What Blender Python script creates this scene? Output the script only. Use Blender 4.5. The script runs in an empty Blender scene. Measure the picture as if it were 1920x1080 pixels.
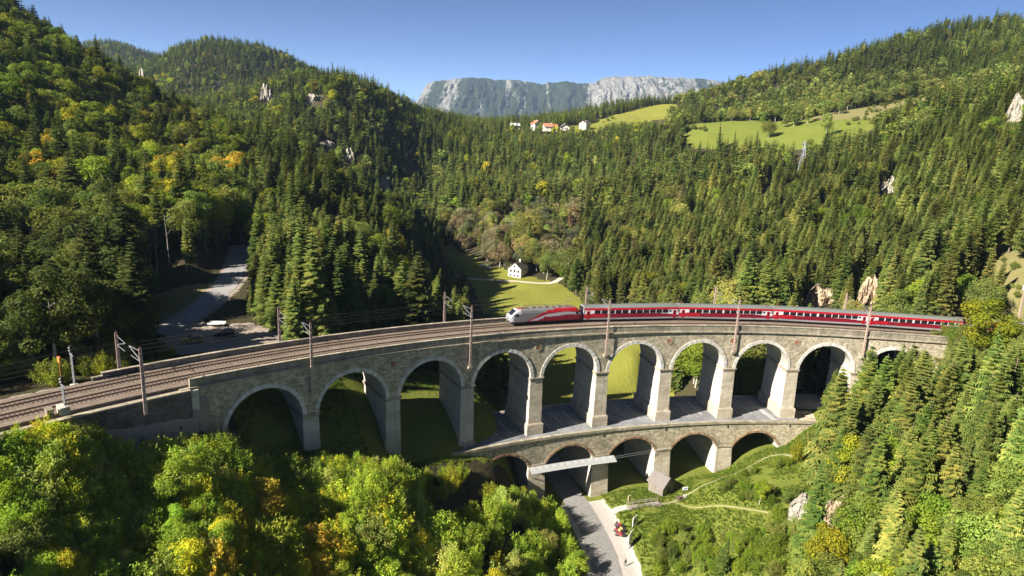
import bpy, bmesh, math, random
import numpy as np
from mathutils import Vector, Matrix, Euler
random.seed(7); RNG = np.random.default_rng(7)
R_ = math.radians
# ------------------------------------------------------------------ camera, sky, sun, exposure
CAM = np.array([0.0, 0.0, 92.0]); FOC = 1296.26; PITCH = 0.2471; ROLL = 0.0458
sc = bpy.context.scene
cd = bpy.data.cameras.new('camera'); cam = bpy.data.objects.new('camera', cd); sc.collection.objects.link(cam)
cd.sensor_width = 36; cd.lens = 36 * FOC / 1920; cd.clip_start = 0.5; cd.clip_end = 40000
cam.matrix_world = (Matrix.Translation(Vector(CAM)) @ Matrix.Rotation(math.pi / 2 - PITCH, 4, 'X') @ Matrix.Rotation(ROLL, 4, 'Z'))
sc.camera = cam
SUN_EL = R_(33); SUN_DIR = Vector((0.843 * math.cos(SUN_EL), 0.538 * math.cos(SUN_EL), -math.sin(SUN_EL))).normalized()
sd = bpy.data.lights.new('sun', 'SUN'); sd.energy = 5.0; sd.angle = R_(0.53); sd.color = (1.0, 0.93, 0.82)
sun = bpy.data.objects.new('sun', sd); sc.collection.objects.link(sun)
sun.rotation_euler = SUN_DIR.to_track_quat('-Z', 'Y').to_euler()
w = bpy.data.worlds.new('World'); sc.world = w; w.use_nodes = True
nt = w.node_tree; sky = nt.nodes.new('ShaderNodeTexSky'); sky.sky_type = 'NISHITA'; sky.sun_disc = False
sky.sun_elevation = SUN_EL; sky.sun_rotation = math.atan2(-0.843, -0.538)
sky.altitude = 3000; sky.air_density = 0.35; sky.dust_density = 0.0; sky.ozone_density = 4.0
nt.links.new(sky.outputs[0], nt.nodes['Background'].inputs[0]); nt.nodes['Background'].inputs[1].default_value = 0.056
sc.view_settings.view_transform = 'Standard'; sc.view_settings.look = 'None'; sc.view_settings.exposure = 1.55; sc.view_settings.gamma = 1
sc.view_settings.use_curve_mapping = False
sc.cycles.max_bounces = 6; sc.cycles.transparent_max_bounces = 4; sc.cycles.volume_bounces = 0
COL = sc.collection
# ------------------------------------------------------------------ helpers
def ray(px, py):
    """direction through a pixel of the 1920x1080 photograph, forward component 1"""
    dx, dy = px - 960.0, py - 540.0
    c, s = math.cos(-ROLL), math.sin(-ROLL); x = dx * c - dy * s; y = dx * s + dy * c
    u, v = x / FOC, -y / FOC; c, s = math.cos(PITCH), math.sin(PITCH)
    return np.array([u, c + v * s, -s + v * c])
def at(px, py, F): return CAM + ray(px, py) * F
def project(P):
    P = np.atleast_2d(P) - CAM; c, s = math.cos(PITCH), math.sin(PITCH)
    F = P[:, 1] * c - P[:, 2] * s; U = P[:, 1] * s + P[:, 2] * c
    with np.errstate(all='ignore'): x = P[:, 0] / F * FOC; y = -U / F * FOC
    c, s = math.cos(ROLL), math.sin(ROLL)
    return 960 + x * c - y * s, 540 + x * s + y * c, F
# --- value noise
_perm = RNG.random((256, 256))
def vnoise(x, y):
    xi = np.floor(x).astype(int); yi = np.floor(y).astype(int); fx = x - xi; fy = y - yi
    fx = fx * fx * (3 - 2 * fx); fy = fy * fy * (3 - 2 * fy)
    g = lambda a, b: _perm[a % 256, b % 256]
    return (g(xi, yi) * (1 - fx) + g(xi + 1, yi) * fx) * (1 - fy) + (g(xi, yi + 1) * (1 - fx) + g(xi + 1, yi + 1) * fx) * fy
def fbm(x, y, o=4):
    r = 0; a = .5
    for i in range(o): r = r + a * (vnoise(x * 2 ** i + 17 * i, y * 2 ** i + 31 * i) - .5); a *= .5
    return r
# --- bridge curve: s along the near face (0 at pier 5), r outward from it, z up
CX, CY, RAD, A0, S = 96.521, -40.0846, 210.4263, -0.3583, 17.4487
G = -0.0286; ZC0 = 42.51; GL = -0.0167; ZL0 = 18.53; DEP = 11.25; WID = 3.17; HS = 10.19
def zc(s): return ZC0 + G * s
def zl(s): return ZL0 + GL * s
S1 = 72.0
def heading(s): return A0 + min(s, S1) / RAD
def arc(s, r, z):
    q = min(s, S1); a = A0 + q / RAD; R = RAD + r; d = max(0.0, s - S1)
    return (CX + R * math.sin(a) + d * math.cos(a), CY + R * math.cos(a) - d * math.sin(a), z)
def inv_arc(x, y):
    dx, dy = x - CX, y - CY; a1 = A0 + S1 / RAD
    s = (np.arctan2(dx, dy) - A0) * RAD; r = np.hypot(dx, dy) - RAD
    d = dx * math.cos(a1) - dy * math.sin(a1); rr = dx * math.sin(a1) + dy * math.cos(a1) - RAD
    m = (d > 0) & (rr > -150); return np.where(m, S1 + d, s), np.where(m, rr, r)
def inpoly(x, y, poly):
    inside = np.zeros(np.shape(x), bool); n = len(poly); j = n - 1
    for i in range(n):
        xi, yi = poly[i][:2]; xj, yj = poly[j][:2]
        c = ((yi > y) != (yj > y)) & (x < (xj - xi) * (y - yi) / (yj - yi + 1e-12) + xi); inside ^= c; j = i
    return inside
def poly_dist(x, y, pts):
    """distance to a polyline and the z interpolated along it"""
    best = np.full(np.shape(x), 1e9); bz = np.zeros(np.shape(x))
    for a, b in zip(pts[:-1], pts[1:]):
        ax, ay, az = a; bx, by, bz_ = b; L = (bx - ax) ** 2 + (by - ay) ** 2
        t = np.clip(((x - ax) * (bx - ax) + (y - ay) * (by - ay)) / L, 0, 1)
        d = np.hypot(x - ax - t * (bx - ax), y - ay - t * (by - ay)); m = d < best
        best = np.where(m, d, best); bz = np.where(m, az + t * (bz_ - az), bz)
    return best, bz
def smooth(pts, n=8):
    P = [Vector(p) for p in pts]; out = []
    for i in range(len(P) - 1):
        p0 = P[max(i - 1, 0)]; p1 = P[i]; p2 = P[i + 1]; p3 = P[min(i + 2, len(P) - 1)]
        for k in range(n):
            t = k / n; out.append(tuple(.5 * ((2 * p1) + (p2 - p0) * t + (2 * p0 - 5 * p1 + 4 * p2 - p3) * t * t + (3 * p1 - p0 - 3 * p2 + p3) * t ** 3)))
    out.append(tuple(P[-1])); return out
# ------------------------------------------------------------------ terrain
# picture position, distance ahead in metres, height of the trees that stand there
CTRL = [
 # left hill
 (0,1080,78,8),(250,1080,90,8),(500,1080,98,8),(800,1080,114,8),(1000,1080,130,5),(0,900,88,6),(250,900,103,6),(500,950,111,7),(750,980,124,7),(900,930,139,7),
 (60,640,128,4),(380,625,154,0),(230,640,140,0),(430,540,180,0),(447,490,208,0),(452,455,235,0),(450,410,262,8),
 (285,535,185,0),(350,440,205,0),(420,430,225,0),(200,480,170,12),(100,550,150,7),(0,560,145,8),
 (100,400,185,20),(0,400,180,20),(100,250,240,20),(0,250,235,20),(100,110,330,20),(30,5,400,20),(0,-30,420,20),(200,150,340,20),(300,205,350,20),(250,260,290,18),
 (430,225,340,20),(400,300,280,20),(600,290,310,20),(560,400,250,18),(720,400,290,18),(640,500,210,16),(550,640,152,0),(660,620,168,3),(700,560,190,16),(830,500,300,16),(850,580,225,16),(770,600,190,10),
 # valley meadow
 (1170,765,222,0),(1100,700,246,0),(1000,590,290,0),(950,560,312,0),(1070,560,308,0),(930,530,336,0),(1050,528,342,0),(980,518,347,0),(850,470,402,0),(830,455,425,0),
 (1230,700,240,6),(1080,640,268,0),
 # mid ridge
 (800,400,500,14),(780,330,600,18),(820,195,760,20),(760,170,740,20),(700,140,700,20),(650,132,640,20),(590,160,610,18),(540,200,600,18),(640,105,830,20),(560,108,850,20),(490,140,860,20),
 (700,250,560,20),(640,330,430,18),(750,350,440,18),(850,300,490,20),(900,400,405,16),(960,420,385,10),(900,330,470,18),
 (450,200,700,18),
 # far hills
 (400,68,1300,16),(480,82,1320,16),(540,108,1350,16),(340,72,1290,16),(270,118,1250,16),(400,180,850,16),(300,170,900,16),(215,70,2000,15),(165,77,2000,15),(288,100,1900,15),(60,90,1900,15),
 # saddle, clearing
 (950,220,850,18),(900,215,850,18),(1000,232,830,14),(1035,238,800,0),(1080,236,810,0),(1100,232,830,0),(1060,228,850,0),(1150,208,905,0),(1230,198,950,0),(1240,205,900,0),(1040,222,900,10),(1130,184,1060,16),(1180,190,1070,16),(1060,210,980,14),(1240,192,1050,12),
 # right valley side
 (1200,580,240,18),(1330,560,228,14),(1200,450,330,20),(1200,320,460,20),(1200,240,640,18),(1080,300,600,20),(1080,420,400,18),(1020,470,365,8),(1320,250,560,18),
 (1500,500,250,18),(1500,400,320,18),(1500,280,450,18),(1400,270,500,18),(1700,450,270,18),(1700,300,380,19),(1700,190,480,18),(1850,400,260,18),(1850,250,350,18),(1900,130,470,18),(1650,560,215,8),
 (1880,490,212,0),(1830,560,205,0),(1915,560,190,0),(1915,430,228,2),
 (1300,240,640,0),(1450,240,610,0),(1550,232,570,0),(1650,205,600,0),(1600,230,560,0),(1700,190,610,6),(1500,215,650,10),
 (1400,180,760,18),(1300,205,760,16),(1260,195,820,16),(1340,157,870,18),(1430,125,870,18),(1500,103,860,18),(1650,58,850,18),(1780,38,830,18),(1920,18,820,18),(1700,130,720,18),(1900,90,660,18),
 # right foreground
 (1255,925,172,0),(1300,960,161,0),(1400,960,148,1),(1500,960,140,0),(1455,842,173,0),(1540,800,173,0),(1300,1080,136,2),(1400,1080,126,5),(1600,1080,108,12),(1750,1080,96,13),(1900,1080,84,12),
 (1600,900,135,12),(1750,850,125,15),(1900,700,125,16),(1900,850,105,14),(1750,700,150,12),(1650,760,160,8),(1530,775,186,0),(1600,700,200,6),(1350,900,163,0),(1200,940,166,0),(1230,1000,152,0),
]
WCTRL = [(-50,108,32.2),(-46,112,31),(-56,104,36),(-37,121,26),(-23.3,131.5,20.3),(-8.4,140.8,18.3),(0,147,14),(3,150,5),(6.7,151,3),(22.7,156,1.2),(39.3,161,1.3),(56.3,165,3.2),(73,167,9.5),(90,168,18),(108,168,27),(125,166,37),
 (-30,132,30),(-16,143,25),(-3,153,22),(12,163,3),(30,170,2),(48,175,4),(66,178,9),(85,180,17.5),(104,182,27),(15,190,3),(35,205,4.5),(-10,175,22),(0,180,9),
 (-45,95,32),(-62,88,40),(-85,72,45),(-70,78,42),(-2,125,12),(-20,112,21),(-55,123,43),(-75,105,44.5),
 (14,141,2),(17,126,1.5),(20,110,1),(27,138,1),(28,125,1),(22,90,1),(25,60,1),(8,126,3),(-2,100,9),(10,90,4),
 (-30,60,26),(-60,50,39),(-120,60,50),(0,40,5),(60,60,25),(110,80,45),(140,120,44),(170,140,46),(60,100,18),(0,0,5),(-60,0,30),(80,0,45),(-200,100,58),(-300,200,115),(250,150,95),(300,80,130),
 (-200,560,62),(-150,520,55),(-330,560,80),(-420,700,60),(-260,1000,50),(-500,1000,60),(-100,1200,60),(-600,1500,60),(0,1300,60),(300,1300,50),(-250,720,60),(-240,690,62),(150,1300,55),
 (-900,2600,80),(-300,2600,60),(0,2500,40),(800,1500,160),(600,1200,140),(1200,1500,160),(300,2500,40),(1500,2600,60),(-2000,2500,150),
 (0,9000,0),(-4000,8000,0),(4000,8000,0),(-8000,6000,0),(8000,6000,0),(0,14000,0),(-9000,11000,0),(9000,11000,0),(2500,3500,60),(-2500,4500,60)]
def tw(x, y):
    yy = y + 60.0; d = np.hypot(x, yy); return np.stack([np.arctan2(x, yy) * 1.6, np.log(np.maximum(d, 5.0))], -1)
_cp = np.array([list(at(a, b, F)[:2]) + [at(a, b, F)[2] - h] for a, b, F, h in CTRL] + [list(p) for p in WCTRL])
def _phi(r): return np.sqrt(r * r + 0.012 ** 2)
_u = tw(_cp[:, 0], _cp[:, 1]); _D = np.linalg.norm(_u[:, None] - _u[None], axis=2)
_hs = np.hypot(_cp[:, 0], _cp[:, 1])
_A = _phi(_D) + 1e-9 * np.eye(len(_cp)); _n = len(_cp)
_M = np.zeros((_n + 1, _n + 1)); _M[:_n, :_n] = _A - np.eye(_n) * 0.006; _M[_n, :_n] = 1; _M[:_n, _n] = 1
_w = np.linalg.solve(_M, np.append(_cp[:, 2], 0))
ROAD = smooth([(27,20,1),(25,60,1),(23.6,90,1),(22.4,124,1),(21.9,132,1),(20.6,140,1),(18.8,147.6,1),(16.3,156,1),(13.2,168,1),(9,182,2.5),(10,200,4)], 6)
GRAVEL = smooth([tuple(at(60,615,146)), tuple(at(230,630,149)), tuple(at(320,612,156)), tuple(at(385,572,170)), tuple(at(430,528,190)), tuple(at(447,490,212)), tuple(at(452,462,236))], 6)
LANE = smooth([tuple(at(818,508,372)), tuple(at(880,522,345)), tuple(at(960,527,342)), tuple(at(1030,531,338)), tuple(at(1062,517,350)), tuple(at(1100,520,350))], 6)
def terrain(x, y):
    x = np.asarray(x, float); y = np.asarray(y, float); sh = x.shape; X = x.ravel(); Y = y.ravel(); z = np.empty(len(X))
    for i in range(0, len(X), 40000):
        q = tw(X[i:i + 40000], Y[i:i + 40000]); z[i:i + 40000] = _phi(np.linalg.norm(q[:, None] - _u[None], axis=2)) @ _w[:_n] + _w[_n]
    d = np.hypot(X, Y); am = np.clip((d - 170) / 500, 0, 1)
    z += fbm(X / 130, Y / 130, 5) * 26 * am + fbm(X / 14, Y / 14, 3) * 1.6 * np.clip((d - 60) / 300, .25, 1)
    def blend(z, dist, tz, w0, w1):
        k = np.clip((dist - w0) / (w1 - w0), 0, 1); k = k * k * (3 - 2 * k); return tz * (1 - k) + z * k
    n1 = fbm(X / 6, Y / 6, 2) * .25
    # track bed outside the viaduct
    s, r = inv_arc(X, Y); front = Y > -1e9
    for cond, w0, w1 in ((s < -88.2, 7.2, 12), (s > 92, 7.5, 15)):
        m = cond & (s > -330) & (s < 330); zz = zc(s) - .25
        nl = (s < 0) & (r < DEP / 2); w0_ = np.where(nl & (s > -116), 5.0, w0 - .6); w1_ = np.where(nl, np.where(s > -116, 9.0, 12.5), w1); zn = blend(z, np.abs(r - DEP / 2), zz, w0_, w1_); z = np.where(m, zn, z)
    # ground under the left retaining wall drops on the near side
    dl, tz = poly_dist(X, Y, GRAVEL); z = blend(z, dl, tz, 4.5, 13)
    yd = np.hypot((X + 64) / 1.5, (Y - 143)); z = blend(z, yd, np.full(len(X), 42.0), 5, 11)
    dl, tz = poly_dist(X, Y, ROAD); z = blend(z, dl, tz, 4.2, 9)
    dl, tz = poly_dist(X, Y, LANE); z = blend(z, dl, tz, 2.5, 9)
    return z.reshape(sh)
# polar sheet: fine near the viaduct, wide enough to reach the horizon
NA, NR = 560, 640
TH = np.linspace(R_(-62), R_(62), NA); LR = np.linspace(math.log(70), math.log(16000), NR)
_r = np.exp(LR)[:, None]; GX = _r * np.sin(TH)[None]; GY = _r * np.cos(TH)[None] - 60
GZ = terrain(GX, GY)
def tz(x, y):
    """height of the ground mesh itself"""
    x = np.asarray(x, float); y = np.asarray(y, float); yy = y + 60
    a = (np.arctan2(x, yy) - TH[0]) / (TH[1] - TH[0]); b = (np.log(np.hypot(x, yy)) - LR[0]) / (LR[1] - LR[0])
    a = np.clip(a, 0, NA - 1.001); b = np.clip(b, 0, NR - 1.001); i = a.astype(int); j = b.astype(int); a = a - i; b = b - j
    return (GZ[j, i] * (1 - a) + GZ[j, i + 1] * a) * (1 - b) + (GZ[j + 1, i] * (1 - a) + GZ[j + 1, i + 1] * a) * b
def hit(px, py, H=0.0, f0=70.0, f1=6000.0):
    """where the ray through a pixel comes within H of the ground"""
    F = np.exp(np.linspace(math.log(f0), math.log(f1), 3000)); P = CAM + ray(px, py)[None] * F[:, None]
    k = np.argmax(P[:, 2] - H <= tz(P[:, 0], P[:, 1])); 
    if P[k, 2] - H > tz(P[k:k+1, 0], P[k:k+1, 1])[0]: return None
    return P[k, 0], P[k, 1], float(tz(P[k, 0], P[k, 1])), float(F[k])
# ------------------------------------------------------------------ materials
def M(name): 
    m = bpy.data.materials.new(name); m.use_nodes = True; return m
def N(m, t, **k):
    n = m.node_tree.nodes.new('ShaderNode' + t)
    for a, b in k.items(): setattr(n, a, b)
    return n
def L(m, a, b): m.node_tree.links.new(a, b)
def bsdf(m): return m.node_tree.nodes['Principled BSDF']
def noise(m, scale, detail=4, rough=.55, vec=None, dim='3D'):
    n = N(m, 'TexNoise'); n.inputs['Scale'].default_value = scale; n.inputs['Detail'].default_value = detail; n.inputs['Roughness'].default_value = rough
    if vec is not None: L(m, vec, n.inputs['Vector'])
    return n.outputs['Fac']
def ramp(m, fac, stops):
    r = N(m, 'ValToRGB'); e = r.color_ramp.elements
    while len(e) < len(stops): e.new(.5)
    for i, (p, c) in enumerate(stops):
        e[i].position = p; e[i].color = (*c, 1) if len(c) == 3 else c
    L(m, fac, r.inputs[0]); return r.outputs[0]
def mix(m, fac, a, b, mode='MIX'):
    n = N(m, 'Mix'); n.data_type = 'RGBA'; n.blend_type = mode
    if isinstance(fac, (int, float)): n.inputs[0].default_value = fac
    else: L(m, fac, n.inputs[0])
    for v, i in ((a, 6), (b, 7)):
        if isinstance(v, tuple): n.inputs[i].default_value = (*v, 1)
        else: L(m, v, n.inputs[i])
    return n.outputs[2]
def mth(m, op, a, b=None, clamp=False):
    n = N(m, 'Math'); n.operation = op; n.use_clamp = clamp
    for v, i in ((a, 0), (b, 1)):
        if v is None: continue
        if isinstance(v, (int, float)): n.inputs[i].default_value = v
        else: L(m, v, n.inputs[i])
    return n.outputs[0]
def bump(m, h, strength=.5, dist=.1):
    b = N(m, 'Bump'); b.inputs['Strength'].default_value = strength; b.inputs['Distance'].default_value = dist
    L(m, h, b.inputs['Height']); L(m, b.outputs[0], bsdf(m).inputs['Normal'])
def pos(m): return N(m, 'NewGeometry').outputs['Position']
def mapping(m, vec, sc_):
    n = N(m, 'Mapping'); n.inputs['Scale'].default_value = sc_; L(m, vec, n.inputs[0]); return n.outputs[0]
def plain(name, col, rough=.7, metal=0, var=.15, scale=3.0, spec=.3):
    """paint, metal, wood: base colour broken up by a little dirt"""
    m = M(name); b = bsdf(m); c = tuple(x * (1 - var) for x in col); d = tuple(min(1, x * (1 + var)) for x in col)
    f = noise(m, scale, 5); L(m, ramp(m, f, [(.3, c), (.7, d)]), b.inputs['Base Color'])
    b.inputs['Roughness'].default_value = rough; b.inputs['Metallic'].default_value = metal; b.inputs['Specular IOR Level'].default_value = spec
    return m
def attr(m, name, typ='GEOMETRY'):
    a = N(m, 'Attribute'); a.attribute_name = name; a.attribute_type = typ; return a

def ground_mat():
    m = M('ground'); b = bsdf(m); P = pos(m)
    ns = noise(m, .9, 6, .65, P); nm = noise(m, .12, 5, .6, P); nl = noise(m, .02, 4, .6, P)
    forest = ramp(m, ns, [(.3, (.030, .026, .016)), (.5, (.060, .048, .026)), (.62, (.045, .055, .018)), (.8, (.11, .07, .035))])
    grass = mix(m, nm, (.065, .105, .012), (.15, .17, .026)); grass = mix(m, mth(m, 'MULTIPLY', ns, .55), grass, (.19, .19, .045))
    dry = mix(m, ns, (.10, .115, .03), (.26, .21, .10))
    dirt = mix(m, ns, (.22, .18, .14), (.36, .31, .26))
    meadow = mix(m, nm, (.135, .16, .020), (.20, .20, .035)); meadow = mix(m, mth(m, 'MULTIPLY', nl, .5), meadow, (.24, .21, .05))
    mow = N(m, 'TexWave'); mow.inputs['Scale'].default_value = .22; mow.inputs['Distortion'].default_value = 2.5; mow.inputs['Detail'].default_value = 3; L(m, P, mow.inputs['Vector'])
    meadow = mix(m, mth(m, 'MULTIPLY', mow.outputs['Fac'], .22), meadow, (.11, .135, .02))
    a1 = attr(m, 'zone_a').outputs['Vector']; sp = N(m, 'SeparateXYZ'); L(m, a1, sp.inputs[0])
    a2 = attr(m, 'zone_b').outputs['Vector']; sq = N(m, 'SeparateXYZ'); L(m, a2, sq.inputs[0])
    jit = mth(m, 'MULTIPLY', mth(m, 'SUBTRACT', ns, .5), .8)
    def key(v): return mth(m, 'MULTIPLY', mth(m, 'SUBTRACT', mth(m, 'ADD', v, jit), .42), 6, True)
    c = mix(m, key(sp.outputs[0]), forest, grass); c = mix(m, key(sp.outputs[1]), c, meadow); c = mix(m, key(sp.outputs[2]), c, dry); c = mix(m, key(sq.outputs[0]), c, dirt)
    farw = mix(m, noise(m, .05, 8, .7, P), (.022, .040, .012), (.05, .07, .02)); c = mix(m, sq.outputs[1], c, farw)
    L(m, c, b.inputs['Base Color']); b.inputs['Roughness'].default_value = .95; b.inputs['Specular IOR Level'].default_value = .1
    bump(m, ns, .8, .5); return m
def pp(lst): return [tuple(at(a, b, F)[:2]) for a, b, F in lst]
def ph(lst, H=0):
    out = []
    for a, b in lst:
        h = hit(a, b, H)
        if h: out.append((h[0], h[1]))
    return out
MEADOW = pp([(815,462,415),(848,450,425),(868,478,398),(905,500,365),(1000,520,350),(1060,537,335),(1085,560,310),(1110,600,290),(1180,600,288),(1235,650,262),(1262,700,235),(1262,800,200),(1010,820,185),(1005,700,238),(960,610,285),(905,600,292),(893,560,320),(880,535,338),(850,520,350),(835,485,380)])
CLEAR_A = pp([(1030,244,785),(1045,246,780),(1075,222,845),(1130,201,900),(1250,195,965),(1285,212,880),(1260,222,850),(1200,228,840),(1150,236,820),(1110,246,790)])
CLEAR_B = pp([(1270,233,665),(1340,229,665),(1400,233,650),(1440,243,620),(1470,238,625),(1520,228,640),(1560,212,640),(1620,202,640),(1720,182,650),(1790,172,640),(1700,205,585),(1650,240,540),(1560,268,505),(1440,268,545),(1290,262,590)])
SLOPE = pp([(1700,690,152),(1760,640,172),(1800,545,206),(1855,470,218),(1880,425,232),(1980,400,240),(2050,560,190),(1980,640,170)])
GRASSR = [(19,122),(24,100),(28,88),(46,90),(56,108),(64,124),(74,142),(86,157),(90,168),(90,186),(72,184),(40,182),(22,178),(14,165),(16,150)]
GRASSL = [(-30,121),(-8,138),(4,147),(10,152),(6,178),(-8,190),(-26,168),(-42,146),(-60,128),(-47,113)]
YARD = [(-86,140),(-78,150),(-60,153),(-50,148),(-48,137),(-58,128),(-72,128)]
def soft(mask_fn, w=1.5):
    return mask_fn.astype(float)
def build_ground():
    X, Y = GX.ravel(), GY.ravel()
    me = bpy.data.meshes.new('ground'); v = np.stack([X, Y, GZ.ravel()], -1)
    i, j = np.meshgrid(np.arange(NA - 1), np.arange(NR - 1)); a = (j * NA + i).ravel()
    q = np.stack([a, a + 1, a + NA + 1, a + NA], -1)
    me.vertices.add(len(v)); me.vertices.foreach_set('co', v.ravel()); me.loops.add(q.size); me.loops.foreach_set('vertex_index', q.ravel().astype(np.int32))
    me.polygons.add(len(q)); me.polygons.foreach_set('loop_start', (np.arange(len(q)) * 4).astype(np.int32)); me.polygons.foreach_set('loop_total', np.full(len(q), 4, np.int32))
    me.update(calc_edges=True); me.polygons.foreach_set('use_smooth', np.ones(len(q), bool))
    grass = (inpoly(X, Y, GRASSR) | inpoly(X, Y, GRASSL) | inpoly(X, Y, CLEAR_B)).astype(float); dl, _ = poly_dist(X, Y, ROAD); grass = np.maximum(grass, (dl < 9) * .6)
    s, r = inv_arc(X, Y)
    mead = (inpoly(X, Y, MEADOW) | inpoly(X, Y, CLEAR_A)).astype(float)
    upper = inpoly(X, Y, CLEAR_B) & (project(np.stack([X, Y, GZ.ravel()], -1))[1] < 225)
    dry = np.where(upper, .7, 0); dry = np.maximum(dry, inpoly(X, Y, SLOPE) * .9); dl, _ = poly_dist(X, Y, LANE)
    dg, _ = poly_dist(X, Y, GRAVEL); dirt = np.clip(1 - (dg - 3) / 3, 0, 1) * .75; dirt = np.maximum(dirt, inpoly(X, Y, YARD) * .7)
    dirt = np.where((s < -84) & (s > -330) & (np.abs(r - DEP / 2) < 8), .75, dirt)
    # earth bank beside the gravel road, bare wood floor
    bank = ph([(258,600),(270,560),(330,540),(400,530),(440,500),(432,520),(395,565),(330,600),(290,612)])
    if len(bank) > 4: dry = np.maximum(dry, inpoly(X, Y, bank) * .95)
    for nm, x, y, z in (('zone_a', grass, mead, dry), ('zone_b', dirt, np.clip((np.hypot(X, Y) - 2100) / 300, 0, 1), 0 * X)):
        at_ = me.attributes.new(nm, 'FLOAT_VECTOR', 'POINT'); at_.data.foreach_set('vector', np.stack([x, y, z], -1).ravel().astype(np.float32))
    o = bpy.data.objects.new('ground', me); COL.objects.link(o); o['kind'] = 'structure'; me.materials.append(ground_mat()); return o
build_ground()
# ------------------------------------------------------------------ mesh building
class MB:
    def __init__(s): s.v = []; s.f = []; s.m = []; s.r = []
    def quad(s, a, b, c, d, m=0, r=None):
        n = len(s.v); s.v += [a, b, c, d]; s.f.append((n, n + 1, n + 2, n + 3)); s.m.append(m); s.r.append(random.random() if r is None else r)
    def tri(s, a, b, c, m=0, r=None):
        n = len(s.v); s.v += [a, b, c]; s.f.append((n, n + 1, n + 2)); s.m.append(m); s.r.append(random.random() if r is None else r)
    def poly(s, pts, m=0, r=None):
        n = len(s.v); s.v += list(pts); s.f.append(tuple(range(n, n + len(pts)))); s.m.append(m); s.r.append(random.random() if r is None else r)
    def hexa(s, p, m=0, r=None):
        """8 corners: bottom 0-3, top 4-7"""
        n = len(s.v); s.v += list(p); q = random.random() if r is None else r
        for f in ((3,2,1,0),(4,5,6,7),(0,1,5,4),(1,2,6,5),(2,3,7,6),(3,0,4,7)): s.f.append(tuple(n + i for i in f)); s.m.append(m); s.r.append(q)
    def box(s, x0, x1, y0, y1, z0, z1, m=0, mat=None, r=None):
        p = [(x0,y0,z0),(x1,y0,z0),(x1,y1,z0),(x0,y1,z0),(x0,y0,z1),(x1,y0,z1),(x1,y1,z1),(x0,y1,z1)]
        if mat is not None: p = [tuple(mat @ Vector(q)) for q in p]
        s.hexa(p, m, r)
    def bar(s, a, b, w, h=None, m=0, n=4, w2=None):
        """square or round bar from a to b"""
        a = Vector(a); b = Vector(b); d = (b - a).normalized(); u = d.cross(Vector((0, 0, 1)))
        if u.length < 1e-3: u = Vector((1, 0, 0))
        u.normalize(); v = d.cross(u); h = h or w; w2 = w if w2 is None else w2; k = w2 / w; k0 = len(s.v); off = math.pi / 4 if n == 4 else 0; rt = math.sqrt(2) if n == 4 else 1
        for P, q in ((a, 1), (b, k)):
            for i in range(n):
                t = 2 * math.pi * i / n + off; s.v.append(tuple(P + (u * math.cos(t) * w / 2 + v * math.sin(t) * h / 2) * rt * q))
        rr = random.random()
        for i in range(n): j = (i + 1) % n; s.f.append((k0 + i, k0 + j, k0 + n + j, k0 + n + i)); s.m.append(m); s.r.append(rr)
        s.f.append(tuple(k0 + n - 1 - i for i in range(n))); s.f.append(tuple(k0 + n + i for i in range(n))); s.m += [m, m]; s.r += [rr, rr]
    def abox(s, s0, s1, r0, r1, z0, z1, n=1, m=0, split=False, dr0=0.0, gaps=0):
        """box bent along the bridge; z0, z1 numbers or functions of s"""
        f0 = z0 if callable(z0) else (lambda q: z0); f1 = z1 if callable(z1) else (lambda q: z1)
        prev = None
        for i in range(n + 1):
            q = s0 + (s1 - s0) * i / n; c = [arc(q, r0 - dr0, f0(q)), arc(q, r1 + dr0, f0(q)), arc(q, r1, f1(q)), arc(q, r0, f1(q))]
            k = len(s.v); s.v += c
            if prev is not None:
                rr = random.random()
                for a in range(4): b = (a + 1) % 4; s.f.append((prev + a, prev + b, k + b, k + a)); s.m.append(m); s.r.append(rr)
            else: s.f.append((k + 3, k + 2, k + 1, k)); s.m.append(m); s.r.append(.5)
            prev = k
        s.f.append((prev, prev + 1, prev + 2, prev + 3)); s.m.append(m); s.r.append(.5)
    def mesh(s, name, mats, smooth=False, rnd=True):
        me = bpy.data.meshes.new(name); me.from_pydata([tuple(p) for p in s.v], [], s.f)
        for x in (mats if isinstance(mats, (list, tuple)) else [mats]): me.materials.append(x)
        me.polygons.foreach_set('material_index', s.m)
        if smooth: me.polygons.foreach_set('use_smooth', [True] * len(s.f))
        if rnd:
            a = me.attributes.new('rnd', 'FLOAT', 'FACE'); a.data.foreach_set('value', s.r)
        me.update(); return me
    def build(s, name, mats, parent=None, smooth=False, loc=None):
        o = bpy.data.objects.new(name, s.mesh(name, mats, smooth)); COL.objects.link(o)
        if parent is not None: o.parent = parent
        if loc is not None: o.location = loc
        return o
def tag(o, label=None, cat=None, group=None, kind=None):
    for k, v in (('label', label), ('category', cat), ('group', group), ('kind', kind)):
        if v: o[k] = v
    return o
def empty(name, loc=(0, 0, 0), rz=0, label=None, cat=None, group=None):
    o = bpy.data.objects.new(name, None); COL.objects.link(o); o.location = loc; o.rotation_euler = (0, 0, rz); o.empty_display_size = .5
    return tag(o, label, cat, group)
def child(name, me, parent):
    o = bpy.data.objects.new(name, me); COL.objects.link(o); o.parent = parent; return o
def copy_tree(o, parent=None):
    c = o.copy(); COL.objects.link(c); c.parent = parent
    for ch in list(o.children): copy_tree(ch, c)
    return c
PATHS = []
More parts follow.
